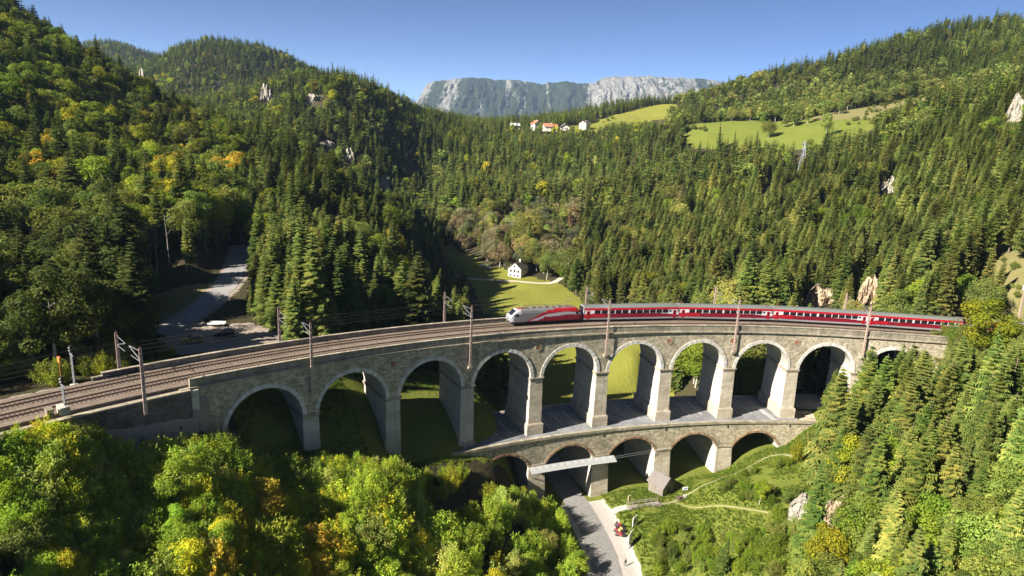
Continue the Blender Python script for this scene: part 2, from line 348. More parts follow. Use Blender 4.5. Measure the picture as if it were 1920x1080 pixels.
def drape(name, pts, w, mat, dz=.05, kind='structure', n=6, wob=.0, h=.0):
    """a strip laid on the ground along pts, w wide"""
    PATHS.append((pts, w)); mb = MB(); P = smooth([(p[0], p[1], 0) for p in pts], 5); rows = []
    for i, p in enumerate(P):
        a = Vector(P[max(i - 1, 0)]); b = Vector(P[min(i + 1, len(P) - 1)]); d = (b - a).normalized(); nrm = Vector((-d.y, d.x, 0)); row = []
        ww = w * (1 + wob * (random.random() - .5))
        for k in range(n + 1):
            q = Vector(p) + nrm * ww * (k / n - .5); row.append((q.x, q.y, float(tz(np.array([q.x]), np.array([q.y]))[0]) + dz))
        rows.append(row)
    for a, b in zip(rows[:-1], rows[1:]):
        for k in range(n): mb.quad(a[k + 1], a[k], b[k], b[k + 1])
    o = mb.build(name, mat); o['kind'] = kind; return o
# ------------------------------------------------------------------ stone
def stone(name, cols, scale=1.6, joint=.25, stain=.5, zst=(1, 1, 1.7), rnd=False, white=None, moss=.0, course=0.0):
    m = M(name); b = bsdf(m); P = pos(m); vec = mapping(m, P, zst)
    wn = N(m, 'TexNoise'); wn.inputs['Scale'].default_value = 1.5; wn.inputs['Detail'].default_value = 3; L(m, vec, wn.inputs['Vector'])
    vv = N(m, 'Mix'); vv.data_type = 'VECTOR'; vv.inputs[0].default_value = .08; L(m, vec, vv.inputs[4]); L(m, wn.outputs['Color'], vv.inputs[5])
    v = N(m, 'TexVoronoi'); v.inputs['Scale'].default_value = scale; L(m, vv.outputs[1], v.inputs['Vector'])
    e = N(m, 'TexVoronoi'); e.feature = 'DISTANCE_TO_EDGE'; e.inputs['Scale'].default_value = scale; L(m, vv.outputs[1], e.inputs['Vector'])
    sp = N(m, 'SeparateXYZ'); L(m, v.outputs['Color'], sp.inputs[0]); cell = sp.outputs[0]
    if rnd: cell = attr(m, 'rnd').outputs['Fac']
    n = len(cols); c = ramp(m, cell, [(i / max(1, n - 1), cols[i]) for i in range(n)])
    ed = mth(m, 'MULTIPLY', e.outputs['Distance'], 14, True)
    dark = tuple(x * .45 for x in cols[0])
    c = mix(m, mth(m, 'MULTIPLY', mth(m, 'SUBTRACT', 1, ed), joint), c, dark)
    big = noise(m, .22, 6, .62, P); c = mix(m, mth(m, 'MULTIPLY', ramp(m, big, [(.42, (0, 0, 0)), (.68, (1, 1, 1))]), stain), c, tuple(x * .32 for x in cols[0]))
    st = noise(m, 1.0, 5, .6, mapping(m, P, (1.1, 1.1, .12))); c = mix(m, mth(m, 'MULTIPLY', ramp(m, st, [(.5, (0, 0, 0)), (.7, (1, 1, 1))]), stain), c, tuple(x * .4 for x in cols[0]))
    lime = noise(m, .9, 6, .65, mapping(m, P, (.9, .9, .07))); c = mix(m, mth(m, 'MULTIPLY', ramp(m, lime, [(.56, (0, 0, 0)), (.66, (1, 1, 1))]), min(.35, stain * .7)), c, tuple(min(.75, x * 1.5) for x in cols[-1]))
    fine = noise(m, 5, 5, .7, P); c = mix(m, ramp(m, fine, [(.55, (0, 0, 0)), (.8, (.5, .5, .5))]), c, white or tuple(min(1, x * 1.6) for x in cols[-1]))
    if course:
        sz = N(m, 'SeparateXYZ'); L(m, P, sz.inputs[0]); zz = mth(m, 'ADD', sz.outputs[2], mth(m, 'MULTIPLY', noise(m, .6, 2, .5, P), .12)); row = mth(m, 'FLOOR', mth(m, 'DIVIDE', zz, course)); fr = mth(m, 'FRACT', mth(m, 'DIVIDE', zz, course))
        ln = mth(m, 'LESS_THAN', fr, .12); wn_ = N(m, 'TexWhiteNoise'); wn_.noise_dimensions = '1D'; L(m, row, wn_.inputs['W']); c = mix(m, mth(m, 'MULTIPLY', wn_.outputs['Value'], .30), c, tuple(x * .55 for x in cols[0])); c = mix(m, mth(m, 'MULTIPLY', ln, .38), c, tuple(x * .4 for x in cols[0]))
    if moss: c = mix(m, mth(m, 'MULTIPLY', ramp(m, noise(m, .5, 5, .6, P), [(.5, (0, 0, 0)), (.65, (1, 1, 1))]), moss), c, (.06, .075, .02))
    L(m, c, b.inputs['Base Color']); b.inputs['Roughness'].default_value = .92; b.inputs['Specular IOR Level'].default_value = .15
    h = mth(m, 'ADD', mth(m, 'MULTIPLY', ed, .6), mth(m, 'MULTIPLY', fine, .6)); bump(m, h, .7, .08); return m
RUBBLE = stone('rubble_stone', [(.30, .26, .185), (.47, .41, .295), (.62, .545, .40)], 1.5, .45, .38, moss=.15)
ASHLAR = stone('pier_stone', [(.45, .385, .28), (.55, .48, .37), (.60, .54, .44)], .8, .22, .35, course=.62)
PALE = stone('pale_render', [(.50, .465, .40), (.60, .56, .50)], .6, .12, .30, course=.7)
RINGM = stone('arch_ring_stone', [(.50, .47, .42), (.62, .59, .54), (.70, .67, .62)], .9, .1, .2, rnd=True)
BRICKM = stone('brick_ring', [(.24, .14, .085), (.34, .22, .13), (.40, .30, .18)], 2.6, .4, .3, rnd=True)
COPING = stone('coping_stone', [(.30, .26, .19), (.46, .40, .30)], .7, .3, .35, moss=.25)
PARAM = stone('parapet_stone', [(.25, .225, .17), (.36, .32, .245)], 1.2, .35, .5, moss=.2)
TERR = plain('terracotta', (.33, .15, .09), .9, 0, .3, 4)
SHEET = stone('lower_deck_cover', [(.19, .195, .20), (.25, .255, .26)], .5, .15, .35)
MPRP = [RUBBLE, ASHLAR, PALE]
via = empty('viaduct', (CX + RAD * math.sin(A0), CY + RAD * math.cos(A0), 1), 0, 'two-storey curved stone railway viaduct with ten tall arches over five lower ones', 'viaduct')
INV = Matrix.Translation(-Vector(via.location))
def vpart(mb, name, mats, smooth=False):
    mb.v = [(x - via.location.x, y - via.location.y, z - via.location.z) for x, y, z in mb.v]; return mb.build(name, mats, via, smooth)
RA = (S - WID) / 2
NB = 10; KP = lambda k: (k - 5) * S
def spring(k_mid): return zc(k_mid) - HS
def arch_pts(sc_, zs, half, rise, n, ext=0.0):
    """intrados points; semicircle when rise == half, otherwise a segment of a circle"""
    if abs(rise - half) < .01: return [(sc_ - (half + ext) * math.cos(math.pi * i / n), zs + (half + ext) * math.sin(math.pi * i / n)) for i in range(n + 1)]
    Rr = (half * half + rise * rise) / (2 * rise); a = math.asin(half / Rr); zc_ = zs + rise - Rr
    return [(sc_ + (Rr + ext) * math.sin(-a + 2 * a * i / n), zc_ + (Rr + ext) * math.cos(-a + 2 * a * i / n)) for i in range(n + 1)]
def bay(s0, s1, half, rise, zs, top, r0, r1, mats, name, ring, ringmat, ringw, n=28, ringname='arch_ring', bottom=None):
    scn = (s0 + s1) / 2; pts = arch_pts(scn, zs, half, rise, n); mb = MB(); bot = zs if bottom is None else bottom
    cols = [(s0, bot), (scn - half, bot)] + pts + [(scn + half, bot), (s1, bot)]
    for rr, flip in ((r0, 0), (r1, 1)):
        for (a, za), (b, zb) in zip(cols[:-1], cols[1:]):
            if b - a < 1e-6: continue
            q = [arc(a, rr, za), arc(b, rr, zb), arc(b, rr, top(b)), arc(a, rr, top(a))]
            if flip: q.reverse()
            mb.quad(*q, 0)
    m = 6
    for (a, za), (b, zb) in zip(pts[:-1], pts[1:]):
        for j in range(m):
            u, v = r0 + (r1 - r0) * j / m, r0 + (r1 - r0) * (j + 1) / m
            mb.quad(arc(a, u, za), arc(a, v, za), arc(b, v, zb), arc(b, u, zb), 1)
    vpart(mb, name, mats)
    if ring:
        for rr, sg, nm in ((r0, -1, ringname), (r1, 1, ringname)):
            mb = MB(); A = arch_pts(scn, zs, half - .01, rise - .01 if abs(rise - half) > .01 else half - .01, n); B = arch_pts(scn, zs, half, rise, n, ringw)
            for i in range(n):
                pr = rr + sg * (.10 + .05 * random.random()); r = random.random(); back = rr - sg * .05
                a0, a1, b0, b1 = A[i], A[i + 1], B[i], B[i + 1]; g = .035
                k = lambda p, q, t: (p[0] + (q[0] - p[0]) * t, p[1] + (q[1] - p[1]) * t)
                a0, a1 = k(a0, a1, g), k(a0, a1, 1 - g); b0, b1 = k(b0, b1, g), k(b0, b1, 1 - g)
                fr = [arc(a0[0], pr, a0[1]), arc(a1[0], pr, a1[1]), arc(b1[0], pr, b1[1]), arc(b0[0], pr, b0[1])]
                bk = [arc(a0[0], back, a0[1]), arc(a1[0], back, a1[1]), arc(b1[0], back, b1[1]), arc(b0[0], back, b0[1])]
                mb.hexa(bk + fr if sg < 0 else fr + bk, 0, r)
            o = vpart(mb, nm, ringmat); o['kind'] = 'stuff'
def groundz(s, r): x, y, _ = arc(s, r, 0); return float(tz(np.array([x]), np.array([y]))[0])
# upper storey
for k in range(1, NB + 1):
    s0, s1 = KP(k - 1), KP(k); bay(s0, s1, RA, RA, spring((s0 + s1) / 2), zc, 0, DEP, [RUBBLE, PALE], 'spandrel_wall', True, RINGM, .80, 34)
for k in range(0, NB + 1):
    s = KP(k); top = zc(s) - HS + .25; has_low = 4 <= k <= 8
    base = zl(s) if 3.9 <= k <= 8 else min(groundz(s, 0), groundz(s, DEP)) - 2
    if k in (0, NB): continue
    w = WID / 2; mb = MB(); wb = w + (top - base) * .012
    m1 = 1 if k >= 4 else 2; hN = 8
    for j in range(hN):
        t0, t1 = j / hN, (j + 1) / hN; za, zb = top - .7 + (base - top + .7) * t0, top - .7 + (base - top + .7) * t1; wa, wb_ = w + (wb - w) * t0, w + (wb - w) * t1; ra, rb = .35 * t0, .35 * t1
        A = [arc(s - wa, -ra, za), arc(s + wa, -ra, za), arc(s + wa, DEP + ra, za), arc(s - wa, DEP + ra, za)]; B = [arc(s - wb_, -rb, zb), arc(s + wb_, -rb, zb), arc(s + wb_, DEP + rb, zb), arc(s - wb_, DEP + rb, zb)]
        for a in range(4): b = (a + 1) % 4; mb.quad(B[a], B[b], A[b], A[a], 0 if a % 2 == 0 else 1)
    vpart(mb, 'pier', [ASHLAR if k >= 4 else PALE, PALE])
    mb = MB(); mb.abox(s - w - .28, s + w + .28, -.28, DEP + .28, top - .32, top, 2); mb.abox(s - w - .12, s + w + .12, -.12, DEP + .12, top - .72, top - .321, 2)
    vpart(mb, 'impost', [COPING])
    if k >= 3:
        mb = MB(); mb.abox(s - wb - .35, s + wb + .35, -.65, DEP + .65, base - .2, base + 2.6, 2); mb.abox(s - wb - .2, s + wb + .2, -.5, DEP + .5, base + 2.601, base + 2.8, 2)
        vpart(mb, 'plinth', [ASHLAR])
    if k in (2, 4, 6, 7, 8):
        c = Vector(arc(s, -.03, zc(s) - 2.6)); mb = MB(); n = 20; Rr = .95
        ring = [arc(s + Rr * math.cos(2 * math.pi * i / n), -.10, c.z + Rr * math.sin(2 * math.pi * i / n)) for i in range(n)]
        ring2 = [arc(s + (Rr + .0) * math.cos(2 * math.pi * i / n), .02, c.z + Rr * math.sin(2 * math.pi * i / n)) for i in range(n)]
        inner = [arc(s + .62 * math.cos(2 * math.pi * i / n), -.10, c.z + .62 * math.sin(2 * math.pi * i / n)) for i in range(n)]
        disc = [arc(s + .6 * math.cos(2 * math.pi * i / n), -.06, c.z + .6 * math.sin(2 * math.pi * i / n)) for i in range(n)]
        for i in range(n): j = (i + 1) % n; mb.quad(inner[i], ring[i], ring[j], inner[j], 1); mb.quad(ring[i], ring2[i], ring2[j], ring[j], 1)
        mb.poly(disc, 0); vpart(mb, 'medallion', [TERR, RUBBLE])
SL, SR = -5 * S - 4.2, 5 * S + 10
_sp = spring(KP(.5)); mb = MB(); mb.abox(KP(0) - .5, KP(0) + WID / 2, .0, DEP, 24, _sp + .0, 2); vpart(mb, 'arch_leg', [PALE])
mb = MB(); mb.abox(KP(0) + WID / 2 - .82, KP(0) + WID / 2 + .01, -.13, -.01, 24, _sp, 1); vpart(mb, 'arch_leg', [RINGM])
mb = MB(); mb.abox(SL, -5 * S, -.3, DEP + .3, 26, lambda q: zc(q) - .36, 2); vpart(mb, 'abutment', [RUBBLE]); mb = MB(); mb.abox(5 * S, SR, 0, DEP, 20, lambda q: zc(q) - .36, 4); vpart(mb, 'abutment', [RUBBLE])
mb = MB(); mb.abox(-5 * S - 4.4, -5 * S - 2.9, -.85, 0, 28, lambda q: zc(q) - .4, 1, dr0=.25); vpart(mb, 'pilaster', [PALE])
mb = MB(); mb.abox(SL - 1.5, SR, -.42, .1, lambda q: zc(q) - .34, lambda q: zc(q), 80); vpart(mb, 'cornice', [COPING])
mb = MB(); mb.abox(SL - 1.5, SR, DEP - .1, DEP + .42, lambda q: zc(q) - .34, lambda q: zc(q), 80); vpart(mb, 'cornice', [COPING])
mb = MB(); mb.abox(SL, SR, .12, DEP - .12, lambda q: zc(q) - .6, lambda q: zc(q) + .1, 80); vpart(mb, 'deck', [RUBBLE])
for r0, r1, q in ((-.12, .34, SL + .2), (DEP - .34, DEP + .12, SL - 4.0)):
    mb = MB(); mb.abox(q, SR, r0, r1, lambda q: zc(q) + .002, lambda q: zc(q) + 1.32, 80); vpart(mb, 'parapet', [PARAM])
    mb = MB(); n = 128; L0 = (SR - q) / n
    for i in range(n): mb.abox(q + L0 * i + .02, q + L0 * (i + 1) - .02, r0 - .1, r1 + .1, lambda q: zc(q) + 1.322, lambda q: zc(q) + 1.46 + random.random() * .015, 1)
    o = vpart(mb, 'coping', [COPING]); o['kind'] = 'stuff'
# lower storey, one arch between each two piers from the third to the eighth
LR0, LR1 = -2.5, DEP + 2.5; LW = 4.3; LH = (S - LW) / 2; LSP = lambda s: zl(s) - 7.35; LRISE = 4.25
for k in range(4, 9):
    s0, s1 = KP(k - 1), KP(k); bay(s0, s1, LH, LRISE, LSP((s0 + s1) / 2), lambda q: zl(q) - .5, LR0, LR1, [RUBBLE, PALE], 'spandrel_wall', True, BRICKM, .55, 34)
for k in range(3, 9):
    s = KP(k); top = LSP(s) + .4; base = -1.5 if k < 8 else 4; w = LW / 2; mb = MB(); hN = 5; wb = w + .35
    for j in range(hN):
        t0, t1 = j / hN, (j + 1) / hN; za, zb = top + (base - top) * t0, top + (base - top) * t1; wa, wb_ = w + (wb - w) * t0, w + (wb - w) * t1; ra, rb = .9 * t0, .9 * t1
        A = [arc(s - wa, LR0 - ra, za), arc(s + wa, LR0 - ra, za), arc(s + wa, LR1 + ra, za), arc(s - wa, LR1 + ra, za)]; B = [arc(s - wb_, LR0 - rb, zb), arc(s + wb_, LR0 - rb, zb), arc(s + wb_, LR1 + rb, zb), arc(s - wb_, LR1 + rb, zb)]
        for a in range(4): b = (a + 1) % 4; mb.quad(B[a], B[b], A[b], A[a], 0 if a % 2 == 0 else 1)
    vpart(mb, 'lower_pier', [ASHLAR, PALE])
    mb = MB(); mb.abox(s - w - .18, s + w + .18, LR0 - .2, LR1 + .2, top - .1, top + .3, 2); vpart(mb, 'impost', [COPING])
mb = MB(); mb.abox(KP(3) - 24, KP(3), LR0, LR1, 8, lambda q: zl(q) - .5, 8); vpart(mb, 'lower_abutment', [RUBBLE]); mb = MB(); mb.abox(KP(8), KP(8) + 13.5, LR0, LR1, 8, lambda q: zl(q) - .5, 5); vpart(mb, 'lower_abutment', [RUBBLE])
mb = MB(); mb.abox(KP(3) - 24, KP(8) + 13.5, LR0 - .3, LR0 + .5, lambda q: zl(q) - .5, lambda q: zl(q) + .12, 60); vpart(mb, 'ledge', [COPING])
mb = MB(); mb.abox(KP(3) - 24, KP(8) + 4, LR1 - .5, LR1 + .3, lambda q: zl(q) - .5, lambda q: zl(q) + .12, 60); vpart(mb, 'ledge', [COPING])
mb = MB(); mb.abox(KP(3) - 20, KP(8) + 3.0, LR0 + .5, LR1 - .5, lambda q: zl(q) - .5, lambda q: zl(q), 50); vpart(mb, 'lower_deck', [SHEET])
mb = MB()
for k in range(3, 8):
    for ds in (5.2, 8.9, 12.4):
        q = KP(k) + ds; mb.abox(q, q + .18, 2.0, DEP - .5, lambda u: zl(u) + .001, lambda u: zl(u) + .07, 1)
o = vpart(mb, 'roof_seam', [plain('sheet_seam', (.45, .45, .45), .5)]); o['kind'] = 'stuff'
for k in range(3, 9):
    mb = MB(); mb.bar(arc(KP(k), LR0 - .12, zl(KP(k)) - .1), arc(KP(k), LR0 - .12, zl(KP(k)) - 1.6), .16, m=0); vpart(mb, 'drainpipe', [plain('drainpipe', (.10, .09, .08))])
# ------------------------------------------------------------------ track
BALL = stone('ballast', [(.15, .115, .085), (.25, .195, .15), (.30, .24, .19)], 9, .3, .25, zst=(1, 1, 1)); RAILM = plain('rail_steel', (.16, .10, .075), .5, .6, .25, 8)
SLEEP = plain('sleeper_wood', (.10, .075, .058), .9, 0, .35, 4)
mb = MB(); mb.abox(-175, 240, .36, DEP - .36, lambda q: zc(q) - .1, lambda q: zc(q) + .36, 200)
for c in (3.55, 7.95): mb.abox(-175, 240, c - 1.5, c + 1.5, lambda q: zc(q) + .362, lambda q: zc(q) + .46, 200, dr0=.3)
o = mb.build('track_bed', [BALL]); o['kind'] = 'structure'
RN, RF = 3.55, 7.95
for c, lb in ((RN, 'empty near railway track between the near parapet and the train'), (RF, 'far railway track that the red train stands on')):
    t = empty('railway_track', (0, 0, 0), 0, lb, 'track')
    for sg in (-1, 1):
        mb = MB(); q = c + sg * .75; mb.abox(-175, 240, q - .036, q + .036, lambda u: zc(u) + .56, lambda u: zc(u) + .70, 260); mb.abox(-175, 240, q - .07, q + .07, lambda u: zc(u) + .53, lambda u: zc(u) + .559, 260)
        mb.build('rail', [RAILM], t)
    mb = MB(); q = -150
    while q < 150: mb.abox(q - .13, q + .13, c - 1.28, c + 1.28, lambda u: zc(u) + .44, lambda u: zc(u) + .52 + random.random() * .01, 1); q += .63
    o = mb.build('sleeper', [SLEEP], t); o['kind'] = 'stuff'
# retaining wall and low walls at the left end
WALLD = stone('dark_wall_stone', [(.10, .095, .085), (.17, .155, .135)], 1.2, .35, .5, moss=.2)
mb = MB(); mb.abox(SL - 27, SL, -1.15, -.35, 26, lambda q: zc(q) - .36, 12, dr0=.3); rw = mb.build('retaining_wall', [WALLD]); tag(rw, 'dark stone retaining wall under the tracks, left of the first arch', 'wall')
mb = MB(); mb.abox(SL - 27, SL, -1.25, -.2, lambda q: zc(q) - .355, lambda q: zc(q) - .1, 12); o = mb.build('coping', [COPING], rw)
# ------------------------------------------------------------------ train
def frame_on_track(s_mid, r, dz, rz_extra=0.0):
    """matrix with x running towards the right end of the viaduct along the track"""
    x, y, _ = arc(s_mid, r, 0); a = heading(s_mid)
    return (x, y, zc(s_mid) + dz), -a + rz_extra
PT = {n: plain(n, c, ro, me, va, scl, sp) for n, c, ro, me, va, scl, sp in [
 ('train_red', (.34, .009, .020), .45, 0, .10, 1.2, .5), ('train_dark_red', (.19, .008, .02), .4, 0, .12, 1.5, .5), ('train_grey', (.17, .17, .165), .4, .1, .12, 1.5, .5), ('train_white', (.40, .40, .43), .35, 0, .08, 2, .5),
 ('coach_white', (.62, .62, .62), .4, 0, .08, 2, .4), ('train_roof', (.17, .18, .165), .55, .1, .18, 1.3, .3), ('train_skirt', (.26, .26, .27), .6, 0, .25, 2, .3), ('under_black', (.025, .023, .022), .8, 0, .3, 3, .2), ('roof_gear', (.20, .15, .12), .7, .2, .4, 3, .3), ('roof_orange', (.50, .12, .07), .6, 0, .2, 2, .3)]}
GLASS = M('dark_glass'); bsdf(GLASS).inputs['Base Color'].default_value = (.012, .014, .018, 1); bsdf(GLASS).inputs['Roughness'].default_value = .12
LAMP = plain('lamp_lens', (.8, .8, .75), .2)
def bogie(parent, x, wheels, zt=.85, m=None):
    mb = MB(); mb.box(x - 1.7, x + 1.7, -1.15, -.95, .42, .80); mb.box(x - 1.7, x + 1.7, .95, 1.15, .42, .80); mb.box(x - .5, x + .5, -.95, .95, .4, .75); b = mb.build('bogie', [PT['under_black'] if m is None else m], parent)
    for w_ in wheels:
        mb = MB(); mb.bar((x + w_, -.86, .46), (x + w_, .86, .46), .92, n=16); mb.build('wheel', [PT['under_black']], b)
    return b
def loft(stations, section, livery, mats, cap=True):
    mb = MB(); rings = [[(x, *p) for p in section(x)] for x in stations]
    for (xa, A), (xb, B) in zip(zip(stations[:-1], rings[:-1]), zip(stations[1:], rings[1:])):
        for i in range(len(A) - 1):
            c = [(A[i][k] + A[i + 1][k] + B[i][k] + B[i + 1][k]) / 4 for k in range(3)]
            mb.quad(A[i], A[i + 1], B[i + 1], B[i], livery(*c))
    if cap:
        mb.poly(list(reversed(rings[0])), livery(*rings[0][0])); mb.poly(rings[-1], livery(*rings[-1][0]))
    return mb
# locomotive, nose at x = 0
LX = 19.3
def loco_sec(x):
    e = min(x, LX - x); top = np.interp(e, [0, .35, .9, 1.7, 2.4], [1.95, 2.35, 2.95, 3.6, 3.82]); hw = np.interp(e, [0, .35, .9, 2.0], [1.22, 1.38, 1.47, 1.5])
    sh = min(top - .12, 3.0); pts = [(-hw * .96, .75)]; zs = np.linspace(.95, sh, 22); pts += [(-hw, z) for z in zs]; tt = max(top, sh + .05)
    pts += [(-hw * .90, sh + (tt - sh) * .6), (-hw * .70, tt), (0, tt + .04), (hw * .70, tt), (hw * .90, sh + (tt - sh) * .6)] + [(hw, z) for z in zs[::-1]] + [(hw * .96, .75)]
    return pts
def loco_liv(x, y, z):
    e = LX - x
    if z > 3.72: return 5 if x < 3.3 or e < 2.4 else 4
    ub = np.interp(z, [1.0, 2.1, 2.8, 3.4, 3.7], [4.3, 6.7, 8.0, 9.8, 11.5])
    if x < ub:
        if x < .9 + (3.3 - z) * .0 and z > 1.0: return 3
        if x < 2.7 and z > 2.6: return 3
        return 2
    wt = np.interp(x, [4.8, 7.2, 9.4, 12, 14.7, 18.2, 19.3], [1.0, 1.75, 2.5, 2.75, 2.92, 2.6, 2.5]); wb = np.interp(x, [7.0, 8, 10, 12.7, 14.7, 18.2, 19.3], [1.0, 1.45, 1.85, 1.95, 2.25, 2.1, 2.0])
    if z > wt: return 0
    if z > wb: return 3 
    return 1  # darker red low on the side: paint plus shade put into the colour
def make_loco():
    t = empty('locomotive', (0, 0, 0), 0, 'silver and red electric locomotive with a white wave, at the head of the train', 'locomotive')
    st = [0, .15, .35, .6, .9, 1.3, 1.7, 2.05, 2.4] + list(np.arange(2.5, LX - 2.45, .1)) + [LX - 2.4, LX - 2.05, LX - 1.7, LX - 1.3, LX - .9, LX - .6, LX - .35, LX - .15, LX]
    mb = loft(st, loco_sec, loco_liv, None); mb.build('body', [PT[n] for n in ('train_red', 'train_dark_red', 'train_grey', 'train_white', 'train_roof', 'roof_orange')], t)
    mb = MB(); mb.box(.5, LX - .5, -1.38, 1.38, .45, .94); mb.box(7.2, 12.1, -1.3, 1.3, .22, .449); mb.build('underframe', [PT['under_black']], t)
    for x0, sg in ((0, 1), (LX, -1)):
        X = lambda d: x0 + sg * d
        mb = MB(); P = lambda d, y, z: (X(d), y, z)
        a, b, c, d_ = P(.42, -1.1, 2.44), P(.42, 1.1, 2.44), P(1.55, .98, 3.52), P(1.55, -.98, 3.52); off = -.05 * sg
        q = [(p[0] + off, p[1], p[2] + .04) for p in (a, b, c, d_)]; q2 = [(p[0] + .2 * sg, p[1], p[2] - .1) for p in (a, b, c, d_)]; mb.hexa(q2 + q); mb.build('windscreen', [GLASS], t)
        for sy in (-1, 1):
            mb = MB(); mb.box(min(X(1.35), X(2.05)), max(X(1.35), X(2.05)), min(sy * 1.44, sy * 1.515), max(sy * 1.44, sy * 1.515), 2.25, 2.85); mb.build('side_window', [GLASS], t)
            mb = MB(); mb.bar((X(.12), sy * .85, 1.5), (X(-.06), sy * .85, 1.5), .26, n=12); mb.build('headlight', [LAMP], t)
            mb = MB(); mb.bar((X(.15), sy * .88, 1.06), (X(-.45), sy * .88, 1.06), .22, n=10); mb.bar((X(-.45), sy * .88, 1.06), (X(-.53), sy * .88, 1.06), .48, .34, n=12); mb.build('buffer', [PT['under_black']], t)
        bogie(t, X(4.2), (-1.5, 1.5))
    # roof equipment, pantographs
    mb = MB()
    for i in range(7): x = 4.0 + i * 1.75; mb.box(x, x + .9, -.5, .5, 3.86, 4.05 + .08 * (i % 2))
    for i in range(5): mb.bar((4.2 + i * 2.6, .75, 3.82), (4.2 + i * 2.6, .75, 4.25), .16, n=8)
    mb.bar((4.2, .75, 4.24), (14.6, .75, 4.24), .07); o = mb.build('roof_equipment', [PT['roof_gear']], t); o['kind'] = 'stuff'
    for x, up, fl in ((3.0, 0, 1), (15.9, 1, -1)):
        mb = MB(); h = 1.55 if up else .12; k = (x - fl * 1.2 * (-1), 0, 3.95 + h * .52)
        mb.bar((x, -.45, 3.92), (k[0], 0, k[2]), .07); mb.bar((x, .45, 3.92), (k[0], 0, k[2]), .07); mb.bar(k, (x + .2, 0, 3.95 + h), .06); mb.bar((x + .2, -.8, 3.97 + h), (x + .2, .8, 3.97 + h), .09); mb.box(x - .9, x + .9, -.55, .55, 3.82, 3.93)
        mb.build('pantograph', [PT['roof_gear']], t)
    # small dark lettering high on the silver side
    for sy in (-1,):
        mb = MB(); xs = 5.25
        for wlen in (4, 4):
            for i in range(wlen): mb.box(xs, xs + .15, sy * 1.40, sy * 1.43, 3.12 + .02 * (i % 2), 3.31 - .04 * (i % 3 == 1)); xs += .21
            xs += .2
        o = mb.build('lettering', [PT['under_black']], t); o['kind'] = 'stuff'
    for x in (8.6, 12.9):
        mb = MB(); mb.box(x, x + .9, -1.515, -1.49, 1.3, 1.9); mb.build('vent_grille', [PT['train_dark_red']], t)
    return t
RT = 7.95; T0 = -21.58; KR = RAD / (RAD + RT)
lc = make_loco()
def put(o, mid, L0, lift=.70):
    p, a = frame_on_track(mid, RT, lift); ca, sa = math.cos(a), math.sin(a); ang = math.atan(G) 
    o.rotation_euler = (0, -math.atan(G), a); o.location = (p[0] - ca * L0 / 2, p[1] - sa * L0 / 2, p[2] - G * L0 / 2)
put(lc, T0 + 9.65 * KR, LX)
CL = 26.3
def coach_sec(x):
    side = [(1.38, .42), (1.43, .55), (1.45, .92)] + [(1.45, z) for z in (1.1, 1.3, 1.5, 1.7, 1.85, 1.95, 2.05, 2.2, 2.45, 2.7, 2.86)] + [(1.44, 3.05), (1.41, 3.22), (1.36, 3.4), (1.18, 3.7), (.75, 3.92)]
    return [(-a, b) for a, b in side] + [(0, 4.0)] + side[::-1]
def coach_liv(x, y, z):
    e = min(x, CL - x)
    if z > 3.45: return 3
    if z < .92: return 4 if 2.3 < e < 99 else 4
    if z > 2.86: return 0
    if z > 2.05: return 2 if e > .45 else 5
    wav = np.interp(e, [0, 2.5, 5, 8, 13.2], [1.55, 1.72, 1.9, 1.99, 2.03]) if x > CL / 2 else np.interp(e, [0, 2.2, 2.6, 6, 13.2], [1.95, 1.95, 2.3, 1.98, 2.03])
    if z > wav: return 2
    return 0 if x < 5.5 and z > 1.2 else 1
WINX = [(235,1.42),(358,1.45),(482,1.45),(607,1.42),(728,1.42),(870,1.40),(988,1.45),(1110,1.42),(1230,1.40),(1348,1.42),(1466,1.40),(1590,.5)]
_body = loft(list(np.arange(0, CL + .01, CL / 75)), coach_sec, coach_liv, None).mesh('coach_body', [PT[n] for n in ('train_red', 'train_dark_red', 'coach_white', 'train_roof', 'train_skirt', 'train_grey')])
_w = {}
for wl in (1.40, 1.42, 1.45, .5):
    mb = MB(); mb.box(0, wl + (.12 if wl > 1 else 0), -.035, .035, 0, .82 if wl > 1 else .5); _w[wl] = mb.mesh('window', [GLASS])
mb = MB(); mb.box(0, .85, -.03, .03, 0, 2.0); mb.box(.25, .6, -.045, .045, 1.05, 1.75, 1); _door = mb.mesh('door', [PT['train_white'], GLASS])
mb = MB(); mb.box(0, .85, -.03, .03, 0, 2.0); _doorp = mb.mesh('door', [PT['train_red']]); mb = MB(); mb.box(.25, .6, -.045, .045, 1.05, 1.75); _doorw = mb.mesh('door_window', [GLASS])
def make_coach():
    t = empty('passenger_coach', (0, 0, 0), 0, '', 'coach', 'red coaches of the train'); child('body', _body, t)
    for sy in (-1, 1):
        for px, wl in WINX:
            o = child('window', _w[wl], t); o.location = ((px - 50) / 65.3, sy * 1.45, 2.04 if wl > 1 else 2.25)
        for x in (.75, CL - 1.6):
            o = child('door', _doorp, t); o.location = (x, sy * 1.45, .72); q = child('door_window', _doorw, o)
    bogie(t, 3.6, (-1.25, 1.25)); bogie(t, CL - 3.6, (-1.25, 1.25))
    mb = MB()
    for x, l in ((8.3, 1.1), (13.3, .9), (16.5, .8)): mb.box(x, x + l, -1.3, 1.3, .28, .42)
    o = mb.build('underfloor_box', [PT['under_black']], t); o['kind'] = 'stuff'
    mb = MB(); mb.box(-.28, .0, -.9, .9, .8, 3.6); mb.build('gangway', [PT['under_black']], t)
    for x in (.5, CL - 2.0):
        mb = MB(); mb.box(x, x + 1.4, -.6, .6, 3.93, 4.06); mb.build('roof_unit', [PT['roof_gear']], t)
    return t
